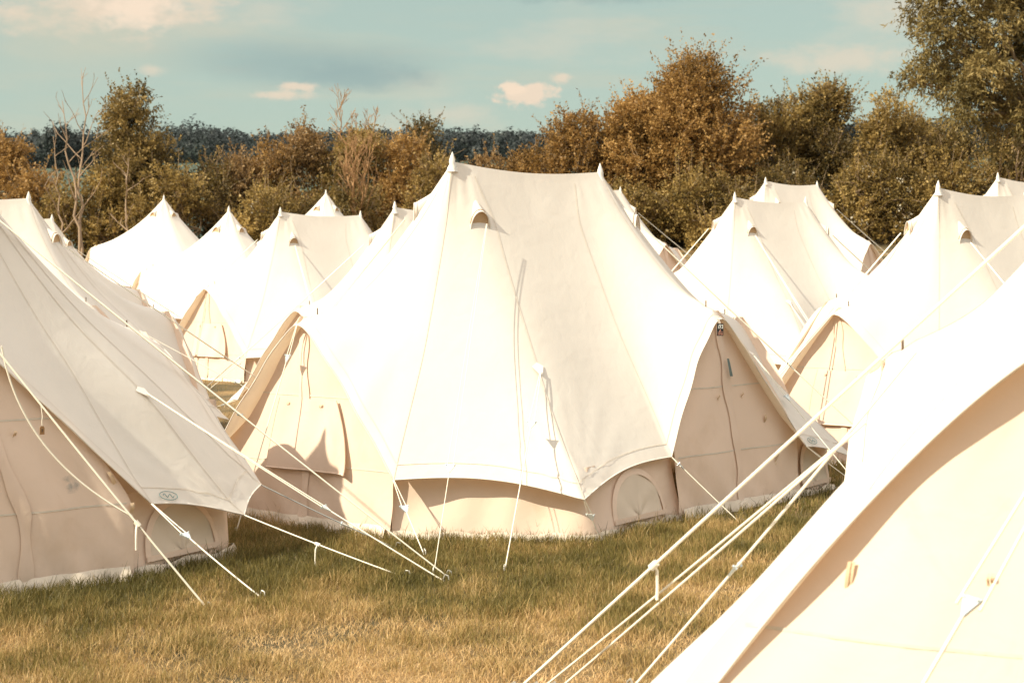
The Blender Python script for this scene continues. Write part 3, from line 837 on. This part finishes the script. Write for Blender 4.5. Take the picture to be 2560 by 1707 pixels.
def crown(root, lobes, n_shoots, rs, kind, leaf=(.098, .036), shoot=(.22, .6), per=16, droop=0.0, tintbase=None, name='crown', fill=.35, spread=.5, whip=.16):
    """lobes: array of (x,y,z,rx,ry,rz) in root coordinates; leaves sit along short shoots growing out of the lobes"""
    lobes = np.asarray(lobes, float)
    wgt = lobes[:, 3] * lobes[:, 5]; wgt = wgt / wgt.sum()
    k = rs.choice(len(lobes), n_shoots, p=wgt)
    d = unit(rs.normal(0, 1, (n_shoots, 3)) + np.array([-.10, -.35, .25]))
    rad = np.where(rs.rand(n_shoots) < fill, rs.uniform(.3, .8, n_shoots), rs.uniform(.75, 1.0, n_shoots))
    p0 = lobes[k, :3] + d * lobes[k, 3:6] * rad[:, None]
    dirn = unit(d + np.array([0, 0, .45 - droop]) + rs.normal(0, spread, (n_shoots, 3)))
    ln = rs.uniform(shoot[0], shoot[1], n_shoots); long = (rs.rand(n_shoots) < whip) & (d[:, 2] > -.1); ln = np.where(long, ln * 2.1, ln); dirn = np.where(long[:, None], unit(dirn + np.array([0, 0, .5 - droop])), dirn)
    e = (np.arange(per) + rs.rand(n_shoots, per)) / per
    c = p0[:, None, :] + dirn[:, None, :] * (ln[:, None] * e)[:, :, None]
    c[:, :, 2] += (-.25 * droop - .06) * (ln[:, None] * e ** 2)
    c = c + rs.normal(0, 1, c.shape) * np.where(long, .022, .035)[:, None, None]
    crown.whips = [(Vector(p0[q] - dirn[q] * .15), Vector(p0[q] + dirn[q] * ln[q] * .97 - np.array([0, 0, (.25 * droop + .06) * ln[q]]))) for q in np.nonzero(long)[0][:140]]
    ax = dirn[:, None, :] * .6 + rs.normal(0, .7, c.shape); ax[:, :, 2] -= droop
    # clump tint: whole shoots share a tone
    tl = rs.normal(0, .18, len(lobes))[k]; ts = rs.normal(0, .14, n_shoots)
    tint = (.5 if tintbase is None else tintbase) + (tl + ts)[:, None] + rs.normal(0, .12, (n_shoots, per))
    n = n_shoots * per
    L = leaf[0] * rs.uniform(.45, 1.45, n); W = leaf[1] * rs.uniform(.5, 1.35, n)
    return leaves(name, c.reshape(-1, 3), ax.reshape(-1, 3), L, W, LEAF[kind], root, np.clip(tint.ravel(), 0, 1), rs)

PROFILE = dict(
    dome=lambda h: math.sqrt(max(0, 1 - max(0, (h - .35) / .65) ** 2)) * (.85 + .15 * min(1, h / .3)),
    broad=lambda h: (.8 + .2 * min(1, h / .5)) * (1.0 if h < .68 else math.sqrt(max(.02, 1 - ((h - .68) / .32) ** 2))),
    cone=lambda h: (1 - h) ** .7 * .95 + .12,
    flat=lambda h: 1.0 if h < .75 else math.sqrt(max(0.02, 1 - ((h - .75) / .25) ** 2)),
)

def bush(name, label, cat, u, vt, hw, d, kind, seed, prof='dome', dens=1.0, group='hedgerow shrubs and trees behind the tents', depth=None, bark='bark', clear=0.0, lobe=(.34, .72), **kw):
    rnd = random.Random(seed); rs = np.random.RandomState(seed)
    x0 = (u - U0) * d / F; zb = gz(x0, d); top = HC + (VH - vt) * d / F - zb; hwm = hw * d / F; dp = depth or max(1.2, hwm * .75)
    root = tag(empty(name, (x0, d, zb)), label, cat, group)
    pf = PROFILE[prof]; lobes = []
    nl = int(max(10, 3.9 * hwm * top * dens ** .5))
    while len(lobes) < nl:
        h = clear + (1 - clear) * rnd.random() ** .8
        w = pf((h - clear) / (1 - clear + 1e-6)); a = rnd.uniform(0, 2 * math.pi); r = math.sqrt(rnd.random())
        rad = rnd.uniform(*lobe) * min(1.3, .55 + hwm / 3)
        z = h * top - rad * .8
        if z < rad * .3: z = rad * .3 + rnd.random() * .3
        lobes.append((r * math.cos(a) * max(.05, w * hwm - rad * .5), r * math.sin(a) * w * dp, z, rad * rnd.uniform(.9, 1.25), rad, rad * rnd.uniform(.75, 1.05)))
    area = sum(l[3] * l[5] for l in lobes) * 12
    crown(root, lobes, int(area * 12.5 * dens), rs, kind, **kw)
    mb = MB(); ns = max(3, int(hwm * 1.4))
    for a_, b_ in crown.whips: mb.tube([a_, a_.lerp(b_, .5) + Vector((0, 0, .02)), b_], .011, 4, taper=.005, cap=False)
    for i in range(ns):
        a = (rnd.uniform(-.5, .5) * hwm, rnd.uniform(-.4, .4) * dp, -.1); l = rnd.choice(lobes)
        pts = limb_pts(a, l[:3], rnd, .12); mb.tube(pts, rnd.uniform(.04, .09), 6, taper=.015)
        for _ in range(9):
            l2 = rnd.choice(lobes); k = rnd.randint(3, 6)
            if (Vector(l2[:3]) - pts[k]).length < 2.6:
                tipd = Vector(l2[:3]) + Vector((rnd.uniform(-.3, .3), -l2[4] * rnd.uniform(.5, 1.05), l2[5] * rnd.uniform(0, .9)))
                mb.tube(limb_pts(pts[k], tipd, rnd, .14), .026, 5, taper=.007)
    mb.build('branches', M[bark], root)
    return root, lobes, rs

G = 'hedgerow shrubs behind the tents'
HEDGE = [
    # u, v_top, half width px, distance, kind, profile, label
    (25, 352, 110, 53, 'orange', 'dome', 'russet shrub with bright orange tufts at the far left edge'),
    (95, 432, 90, 51, 'orange', 'dome', 'low tangled orange shrub left of the pale dead tree'),
    (175, 470, 90, 50, 'olive', 'dome', 'olive shrub wrapped round the foot of the pale dead tree'),
    (285, 432, 110, 50.5, 'olive', 'flat', 'olive shrub below the tall dark leafy tree'),
    (420, 425, 100, 50, 'olive', 'flat', 'olive shrub right of the tall dark tree under the green field gap'),
    (530, 412, 80, 52, 'dark', 'dome', 'rounded darker shrub standing below the distant green field'),
    (610, 385, 95, 53, 'straw', 'dome', 'pale straw coloured shrub right of the field gap'),
    (680, 352, 70, 54, 'orange', 'dome', 'bright rust coloured bush crowned with a round orange tuft'),
    (760, 318, 105, 54, 'straw', 'dome', 'tall twiggy straw coloured shrub left of the orange dead tree'),
    (690, 470, 120, 50, 'olive', 'flat', 'dense olive shrub behind the twin-peaked tent on the left'),
    (900, 330, 120, 53.5, 'olive', 'dome', 'olive shrub surrounding the orange dead tree'),
    (870, 470, 130, 50, 'dark', 'flat', 'dark shrub with black gaps left of the middle tent peak'),
    (1010, 352, 100, 53, 'orange', 'dome', 'brown-orange shrub directly left of the middle tent peak'),
    (1090, 400, 90, 51, 'olive', 'dome', 'olive shrub hidden behind the middle tent left peak'),
    (1225, 395, 90, 52, 'straw', 'flat', 'low pale shrub over the middle tent ridge below the hill'),
    (1335, 372, 90, 51.5, 'orange', 'dome', 'brown shrub at the left foot of the big rounded hawthorn'),
    (1450, 272, 120, 52.5, 'orange', 'dome', 'left shoulder of russet growth beside the big hawthorn'),
    (1560, 470, 150, 49.5, 'olive', 'flat', 'olive shrub under the big hawthorn behind the middle tent right peak'),
    (1760, 440, 160, 49, 'olive', 'flat', 'olive shrub behind the twin-peaked tents right of the middle'),
    (1935, 238, 95, 53, 'olive', 'dome', 'tall olive shrub right of the big hawthorn'),
    (2080, 222, 105, 53.5, 'dark', 'dome', 'dark shrub with spiky top shoots in the right hedge'),
    (2215, 236, 110, 52.5, 'olive', 'dome', 'shrub with ragged upright shoots left of the big ash tree'),
    (2012, 232, 80, 54.5, 'olive', 'dome', 'ragged shrub filling the gap between two tall shrubs in the right hedge'),
    (2300, 268, 90, 54, 'olive', 'dome', 'shrub below the overhanging branch tips of the big ash tree'),
    (1960, 430, 150, 49.5, 'dark', 'flat', 'dark hedge shrub right of the farthest twin-peaked tent'),
    (2190, 400, 150, 49, 'olive', 'flat', 'hedge shrub dotted with white blossom'),
    (2400, 330, 130, 52, 'olive', 'flat', 'hedge shrub under the big ash tree'),
    (2540, 350, 130, 50.5, 'dark', 'flat', 'dark hedge shrub at the right picture edge'),
]
roots = {}
for i, (u, vt, hw, d, kind, prof, lab) in enumerate(HEDGE):
    roots[i] = bush('hedge_shrub', lab, 'shrub', u, vt, hw, d, kind, 100 + i, prof, 1.0, G)
# white elder flowers on two of the right-hand shrubs
def flowers(idx, n, seed):
    root, lobes, _ = roots[idx]; rs = np.random.RandomState(seed)
    k = rs.choice(len(lobes), n); lob = np.array(lobes)[k]
    d = unit(rs.normal(0, 1, (n, 3)) * .5 + np.array([-.2, -1, .35])); c = lob[:, :3] + d * lob[:, 3:6] * 1.25
    c = (c[:, None, :] + rs.normal(0, .06, (n, 9, 3))).reshape(-1, 3); m = len(c)
    leaves('blossom', c, rs.normal(0, 1, (m, 3)) + np.array([0, -.5, .5]), np.full(m, .07), np.full(m, .035), LEAF['blossom'], root, rs.rand(m), rs)
flowers(25, 26, 7); flowers(24, 14, 8); flowers(9, 8, 9)

G2 = 'trees rising out of the hedge'
bush('leafy_tree', 'tall dark leafy tree right of the pale dead tree', 'tree', 338, 222, 98, 51.5, 'dark', 301, 'dome', 1.15, G2, clear=.25, tintbase=.6, lobe=(.45, .85))
bush('leafy_tree', 'dark rounded tree behind the hedge just left of the middle tent peak', 'tree', 1062, 302, 62, 56, 'dark', 302, 'dome', 1.0, G2, tintbase=.35)
bush('hawthorn_tree', 'big rounded russet hawthorn rising highest out of the hedge', 'tree', 1738, 152, 142, 51.5, 'orange', 303, 'broad', 1.1, G2, lobe=(.45, .85), shoot=(.25, .8), whip=.2)
bush('hawthorn_tree', 'broad russet hawthorn spreading left of the highest one', 'tree', 1590, 235, 150, 52, 'orange', 304, 'dome', 1.1, G2, tintbase=.55, lobe=(.45, .85))

def ash():
    d = 44; x0 = (2500 - U0) * d / F; zb = gz(x0, d); rs = np.random.RandomState(77); rnd = random.Random(77)
    root = tag(empty('ash_tree', (x0, d, zb)), 'tall ash tree with drooping feathery leaves in the upper right corner', 'tree', G2)
    def L(u, v, dd=0): q = px(u, v, d + dd); return Vector((q.x - x0, dd, q.z - zb))
    lob = []
    for u, v, r in [(2300, 30, 40), (2330, 100, 45), (2370, 60, 55), (2430, 110, 60), (2490, 60, 60), (2550, 20, 60), (2320, 180, 45), (2390, 170, 55), (2470, 180, 60),
                    (2540, 150, 60), (2600, 90, 70), (2660, 40, 80), (2700, 160, 80), (2620, 220, 70), (2400, 230, 42), (2345, 215, 38), (2262, 196, 16), (2290, 200, 18), (2440, 240, 36), (2530, 250, 50),
                    (2400, 285, 32), (2450, 290, 36), (2500, 310, 30), (2560, 300, 40), (2340, -40, 55), (2430, -60, 70), (2540, -80, 90), (2660, -90, 100), (2780, 60, 100), (2480, -10, 60), (2590, 330, 32), (2480, 360, 22), (2550, 380, 22)]:
        q = L(u, v, rnd.uniform(-1.6, 1.6)); rr = r * .76 * d / F
        lob.append((q.x, q.y, q.z, rr * 1.1, rr * 1.2, rr * .85))
    crown(root, lob, 5200, rs, 'ash', (.17, .026), (.25, .6), 13, .5, fill=.3, spread=.5, whip=.1)
    mb = MB(); base = Vector((2.0, 0, -.2)); fork = L(2620, 330)
    mb.tube(limb_pts(base, fork, rnd, .04), .30, 10, taper=.2)
    for l in lob:
        k = fork.lerp(Vector(l[:3]), .5) + Vector((0, 0, .3)); mb.tube(limb_pts(fork, k, rnd, .08), .10, 6, taper=.06); mb.tube(limb_pts(k, l[:3], rnd, .1), .06, 5, taper=.012)
    mb.build('trunk', M['bark'], root)
ash()

def dead(name, label, u, vb, vt, d, mat, seed, lean=0, spread=.5, stems=1, r0=.07, thick=1.0, dense=(0, 1, 1), lv=1):
    rnd = random.Random(seed); x0 = (u - U0) * d / F; zb = gz(x0, d); H = HC + (VH - vt) * d / F - zb
    root = tag(empty(name, (x0, d, zb)), label, 'dead tree'); tr = br = MB()
    def grow(mb, p, dirv, ln, r, lv):
        pts = [p]; q = Vector(p); dv = Vector(dirv).normalized(); n = 7
        for i in range(n):
            dv = (dv + Vector((rnd.uniform(-1, 1), rnd.uniform(-1, 1), rnd.uniform(-.6, .9))) * .17).normalized(); q = q + dv * ln / n; pts.append(q.copy())
        mb.tube(pts, r, 6, taper=max(.006, r * .35))
        if lv <= 0: return
        for k in range(2 + (lv > 1) * 2):
            i = rnd.randint(2, n); a = rnd.uniform(0, 2 * math.pi)
            nd = (pts[i] - pts[i - 1]).normalized() * .8 + Vector((math.cos(a), math.sin(a), .35)) * spread * 1.2
            grow(br, pts[i], nd, ln * rnd.uniform(.35, .6), max(.007, r * .5), lv - 1)
    for s_ in range(stems):
        b = Vector((rnd.uniform(-.2, .2) * (stems > 1), 0, -.1)); top = Vector((lean + rnd.uniform(-.35, .35) * (stems > 1) * 2, rnd.uniform(-.2, .2), H * rnd.uniform(.85, 1) if s_ else H))
        pts = limb_pts(b, top, rnd, .02, 14); tr.tube(pts, r0 * thick, 7, taper=.010)
        for i in range(4, 14):
            for _ in range(rnd.choice(dense)):
                a = rnd.uniform(0, 2 * math.pi); f = 1 - i / 15
                grow(br, pts[i], Vector((math.cos(a) * spread * 1.5, math.sin(a) * spread, .75)), H * (.10 + .16 * f) * rnd.uniform(.6, 1.3), .026 * (f + .35) * thick, lv)
    tr.build('trunk', mat, root)
dead('dead_tree', 'tall pale bare dead tree standing up against the sky on the left', 205, 560, 182, 46.5, M['deadbark'], 11, -.1, .42, 2, .06)
dead('dead_tree', 'orange bare dead tree with a dense spray of upright twigs', 890, 520, 248, 49, M['orangebark'], 15, .0, .32, 3, .06, .9, (1, 1, 2), 2)
dead('dead_tree', 'short bare twisted sapling among shrubs below the tall dark tree', 312, 560, 395, 47.8, M['deadbark'], 21, .1, .6, 1, .04)
dead('dead_tree', 'short bent bare sapling just left of the tall pale dead tree', 165, 520, 340, 48.2, M['deadbark'], 27, -.5, .6, 1, .04)
dead('dead_tree', 'thin pale bare stems under the ash tree at the right edge', 2540, 430, 300, 47, M['deadbark'], 33, .2, .4, 3, .05)

# ------------------------------------------------------------------ far hill, woods and fields
def hz(x, y):
    z = -6 + 76 * sm((y - 120) / 1100) * 1.0
    z = 65 * max(0, (y - 150) / 650) if y < 800 else 65 + (y - 800) * .012
    return z * (1 + .05 * math.sin(x * .006 + 1) + .10 * noise.noise(Vector((x * .006, .5, 2)))) + 3 * noise.noise(Vector((x * .01, y * .01, 0)))
def hill():
    xs = np.linspace(-900, 900, 90); ys = np.concatenate([np.linspace(150, 820, 60), np.linspace(840, 1500, 12)])
    mb = MB(); mb.grid([[Vector((x, y, hz(x, y) - (1 if y < 160 else 0))) for x in xs] for y in ys])
    m, nt, N, L = newmat('hill_pasture'); out = N.new('ShaderNodeOutputMaterial'); p = N.new('ShaderNodeBsdfPrincipled'); p.inputs['Roughness'].default_value = 1
    tc = N.new('ShaderNodeTexCoord'); nz = N.new('ShaderNodeTexNoise'); nz.inputs['Scale'].default_value = .02; nz.inputs['Detail'].default_value = 5
    L.new(tc.outputs['Object'], nz.inputs['Vector']); r = N.new('ShaderNodeValToRGB')
    r.color_ramp.elements[0].position = .35; r.color_ramp.elements[0].color = (.030, .052, .034, 1); r.color_ramp.elements[1].position = .7; r.color_ramp.elements[1].color = (.045, .068, .040, 1)
    L.new(nz.outputs['Fac'], r.inputs['Fac']); L.new(r.outputs['Color'], p.inputs['Base Color']); L.new(p.outputs[0], out.inputs['Surface'])
    tag(mb.build('hill', m), kind='structure')
hill()

def tree_cloud(cs, rs, n, leafL):
    """leaf clump quads over crowns (x,y,z,r,h)"""
    C = []; A = []; Tn = []; tree_cloud.n = []
    for (x, y, z, r, h) in cs:
        d = unit(rs.normal(0, 1, (n, 3)) + np.array([0, -.3, .2])); lob = 1 + .28 * np.sin(d[:, 0] * 5 + x) * np.sin(d[:, 2] * 6 + y) + rs.normal(0, .07, n)
        C.append(np.array([x, y, z]) + d * np.array([r, r, h])[None] * lob[:, None]); A.append(rs.normal(0, 1, (n, 3))); tree_cloud.n.append(unit(d + rs.normal(0, .25, (n, 3)))); Tn.append(rs.normal(.5, .08, n) + rs.normal(0, .16))
    return np.concatenate(C), np.concatenate(A), np.clip(np.concatenate(Tn), 0, 1)

def woods():
    rs = np.random.RandomState(5); cs = []
    for i in range(1500):
        y = rs.uniform(560, 830); u = rs.uniform(-250, 2700); x = (u - U0) * y / F
        if u > 1100 and y > 770 and u < 1500: continue
        s = rs.uniform(.6, 1.4) * (1 + .9 * noise.noise(Vector((x * .02, y * .004, 4)))); h = 4.6 * s
        if y > 740 and noise.noise(Vector((x * .012, 0, 8))) < -.12: continue
        cs.append((x, y, hz(x, y) + h * .6, 4.6 * s, h))
    for i in range(420):
        y = rs.uniform(500, 600); u = rs.uniform(1100, 2700) if i % 3 else rs.uniform(-250, 330); x = (u - U0) * y / F; s = rs.uniform(.7, 1.3)
        cs.append((x, y, hz(x, y) + 4 * s, 4.2 * s, 5.2 * s))
    c, a, t = tree_cloud(cs, rs, 240, 1)
    o = leaves('far_woodland', c, a, np.full(len(c), 1.5), np.full(len(c), .6), LEAF['hill'], None, t, rs, np.concatenate(tree_cloud.n))
    tag(o, 'dark blue-green wood covering the distant hillside', 'woodland', kind='stuff')
woods()

def far_tree(u, vt, hw, d, label, seed, grp=None, zb=None):
    rs = np.random.RandomState(seed); rnd = random.Random(seed); x = (u - U0) * d / F; zb = hz(x, d) if zb is None else zb
    top = HC + (VH - vt) * d / F; w = hw * d / F; h = top - zb
    root = tag(empty('distant_tree', (x, d, zb)), label, 'tree', grp)
    cs = []
    for i in range(9):
        a = rnd.uniform(0, 6.28); r = rnd.random() ** .5 * w * .6; cs.append((r * math.cos(a), r * math.sin(a), h * rnd.uniform(.45, .78), w * rnd.uniform(.4, .55), h * rnd.uniform(.17, .24)))
    c, ax, t = tree_cloud(cs, rs, 170, 1)
    leaves('crown', c, ax, np.full(len(c), w * .16), np.full(len(c), w * .07), LEAF['hill'], root, t * .8, rs, np.concatenate(tree_cloud.n))
    mb = MB(); mb.tube([(0, 0, -.3), (0, 0, h * .6)], w * .09, 7, taper=w * .04); mb.build('trunk', M['bark'], root)
GT = 'far trees seen beyond the hedge'
far_tree(140, 296, 42, 300, 'tall dark far tree left of the pale dead tree trunk', 1, GT)
far_tree(190, 302, 44, 310, 'dark far tree directly behind the pale dead tree', 2, GT)
far_tree(232, 330, 30, 320, 'dark far tree between the pale dead tree and the leafy tree', 3, GT)
far_tree(88, 318, 13, 760, 'small lone round tree on the far left skyline', 4, GT)
far_tree(1302, 326, 14, 800, 'lone round tree on the far skyline left of the two others', 5, GT)
far_tree(1382, 324, 16, 800, 'wide far tree on the skyline near the big hawthorn, left one of a pair', 6, GT)
far_tree(1412, 321, 10, 800, 'narrow far tree on the skyline touching the big hawthorn', 7, GT)

# ------------------------------------------------------------------ air
def haze():
    mb = MB(); x0, x1, y0, y1, z0, z1 = -1600, 1600, -70, 2600, -12, 125
    P = [Vector((x, y, z)) for z in (z0, z1) for x, y in ((x0, y0), (x1, y0), (x1, y1), (x0, y1))]
    for f in ((3, 2, 1, 0), (4, 5, 6, 7), (0, 1, 5, 4), (1, 2, 6, 5), (2, 3, 7, 6), (3, 0, 4, 7)): mb.poly([P[i] for i in f])
    m, nt, N, L = newmat('pale_air'); out = N.new('ShaderNodeOutputMaterial'); v = N.new('ShaderNodeVolumePrincipled')
    v.inputs['Color'].default_value = (.78, .86, .86, 1); v.inputs['Density'].default_value = .00003; v.inputs['Anisotropy'].default_value = .2
    L.new(v.outputs[0], out.inputs['Volume'])
    tag(mb.build('haze', m, None, False), kind='stuff')
haze()

# ------------------------------------------------------------------ sky
def sky():
    w = bpy.data.worlds.new('World'); SC.world = w; w.use_nodes = True; nt = w.node_tree; N = nt.nodes; L = nt.links; N.clear()
    out = N.new('ShaderNodeOutputWorld'); bg = N.new('ShaderNodeBackground'); bg.inputs['Strength'].default_value = .1
    st = N.new('ShaderNodeTexSky'); st.sky_type = 'NISHITA'; st.sun_disc = False
    st.sun_elevation = R(SUN_EL); st.sun_rotation = R(90 - SUN_AZ); st.air_density = 1.0; st.dust_density = 2.0; st.ozone_density = 1.0
    tint = N.new('ShaderNodeMix'); tint.data_type = 'RGBA'; tint.blend_type = 'MULTIPLY'; tint.inputs[0].default_value = 1
    tint.inputs[7].default_value = (1.5, 1.25, .80, 1)
    L.new(st.outputs[0], tint.inputs[6])
    tc = N.new('ShaderNodeTexCoord'); sep = N.new('ShaderNodeSeparateXYZ'); L.new(tc.outputs['Generated'], sep.inputs[0])
    def math_(op, a, b=None):
        n = N.new('ShaderNodeMath'); n.operation = op
        for i, v in enumerate((a, b)):
            if v is None: continue
            if isinstance(v, (int, float)): n.inputs[i].default_value = v
            else: L.new(v, n.inputs[i])
        return n.outputs[0]
    az = math_('ARCTAN2', sep.outputs['X'], sep.outputs['Y']); el = math_('ARCSINE', sep.outputs['Z'])
    cmb = N.new('ShaderNodeCombineXYZ'); L.new(az, cmb.inputs[0]); L.new(el, cmb.inputs[1])
    def nz(sx, sy, detail, off, rough=.55):
        mp = N.new('ShaderNodeMapping'); mp.inputs['Scale'].default_value = (sx, sy, 1); mp.inputs['Location'].default_value = (off, off * .7, off * .3)
        n = N.new('ShaderNodeTexNoise'); n.inputs['Scale'].default_value = 1; n.inputs['Detail'].default_value = detail; n.inputs['Roughness'].default_value = rough
        L.new(cmb.outputs[0], mp.inputs[0]); L.new(mp.outputs[0], n.inputs['Vector']); return n.outputs['Fac']
    big = nz(7, 22, 6, 2.0); fine = nz(34, 62, 7, 5.0, .62); puff = nz(75, 110, 6, 3.0, .6); wisp = nz(5, 40, 7, 9.0, .6)
    def ramp(v, a, b):
        n = N.new('ShaderNodeMapRange'); n.interpolation_type = 'SMOOTHSTEP'; n.inputs['From Min'].default_value = a; n.inputs['From Max'].default_value = b
        L.new(v, n.inputs['Value']); return n.outputs[0]
    def blob(u, v, ru, rv, e0=0.0, e1=1.0, amp=.9, src=None):
        a0 = math.atan((u - U0) / F); l0 = math.atan((VH - v) / F)
        dx = math_('MULTIPLY', math_('SUBTRACT', az, a0), F / ru); dy = math_('MULTIPLY', math_('SUBTRACT', el, l0), F / rv)
        r = math_('SQRT', math_('ADD', math_('MULTIPLY', dx, dx), math_('MULTIPLY', dy, dy)))
        v_ = math_('SUBTRACT', math_('ADD', math_('SUBTRACT', 1.0, r), math_('MULTIPLY', math_('SUBTRACT', src if src is not None else fine, .5), amp * 3)), 0.0)
        return ramp(v_, e0, e1)
    col = tint.outputs[2]
    def over(mask, c, fac):
        nonlocal col
        m = N.new('ShaderNodeMix'); m.data_type = 'RGBA'; L.new(math_('MULTIPLY', mask, fac), m.inputs[0]); L.new(col, m.inputs[6]); m.inputs[7].default_value = c + (1,); col = m.outputs[2]
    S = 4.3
    TEAL = (.385 * S, .51 * S, .475 * S); CREAM = (.90 * S, .72 * S, .55 * S); GREY = (.31 * S, .43 * S, .425 * S); PALE = (.60 * S, .61 * S, .49 * S)
    # broken cloud sheet, then a brightened upper sky
    over(ramp(el, -.35, .02), TEAL, .85)
    over(ramp(wisp, .45, .75), PALE, .55)
    over(ramp(big, .50, .72), CREAM, .30)
    over(ramp(el, .30, .75), (1.85 * S, 1.72 * S, 1.62 * S), .9)  # made-up bright overhead sky, out of view, added to fill the shade
    over(blob(200, 120, 420, 190, 0, 1.1, .5, big), PALE, .75)
    over(blob(270, 30, 400, 115, .0, .9, .75), CREAM, .75)
    over(blob(330, 50, 130, 60, .0, .8, .6, puff), (1.0 * S, .80 * S, .62 * S), .8)
    over(blob(780, 165, 430, 85, .0, .9, .40, big), GREY, .62)
    over(blob(900, 195, 230, 45, .0, .7, .5), GREY, .6)
    over(blob(1500, -10, 330, 30, .0, .8, .5), GREY, .6)
    over(blob(1310, 238, 88, 36, .0, .5, .62, puff), (.92 * S, .73 * S, .56 * S), .9)
    over(blob(1285, 222, 42, 22, .0, .5, .5, puff), (.95 * S, .76 * S, .58 * S), .9)
    over(blob(1400, 195, 42, 16, .0, .7, .6, puff), CREAM, .7)
    over(blob(740, 221, 75, 14, .0, .7, .6, puff), CREAM, .8)
    over(blob(720, 243, 95, 16, .0, .8, .6, puff), CREAM, .7)
    over(blob(380, 190, 45, 20, .0, .9, .5), CREAM, .5)
    over(blob(2090, 165, 230, 55, .0, 1.0, .7), CREAM, .55)
    over(blob(2250, 40, 260, 70, .0, 1.1, .5), CREAM, .45)
    over(blob(1150, 285, 120, 35, .0, .9, .6), CREAM, .35)
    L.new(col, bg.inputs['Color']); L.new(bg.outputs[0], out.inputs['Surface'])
sky()

# ------------------------------------------------------------------ sun and camera
sd = bpy.data.lights.new('sun', 'SUN'); sd.energy = 3.0; sd.angle = R(.53); sd.color = (1.0, .925, .73)
so = bpy.data.objects.new('sun', sd); COL.objects.link(so)
dv = Vector((math.cos(R(SUN_AZ)) * math.cos(R(SUN_EL)), math.sin(R(SUN_AZ)) * math.cos(R(SUN_EL)), math.sin(R(SUN_EL))))
so.rotation_euler = dv.to_track_quat('Z', 'Y').to_euler(); so.location = (-20, -10, 30)

cd = bpy.data.cameras.new('camera'); cam = bpy.data.objects.new('camera', cd); COL.objects.link(cam)
cam.location = (0, 0, HC); cam.rotation_euler = (R(90), 0, 0); cd.sensor_width = 36; cd.lens = F / 2560 * 36
cd.shift_y = -(1707 / 2 - VH) / 2560; cd.clip_end = 6000; cd.clip_start = .05
cd.dof.use_dof = True; cd.dof.focus_distance = 11.5; cd.dof.aperture_fstop = 4.0
SC.camera = cam
vs = SC.view_settings; vs.view_transform = 'Standard'; vs.look = 'None'; vs.exposure = 1.2; vs.gamma = 1.0
SC.cycles.use_denoising = True
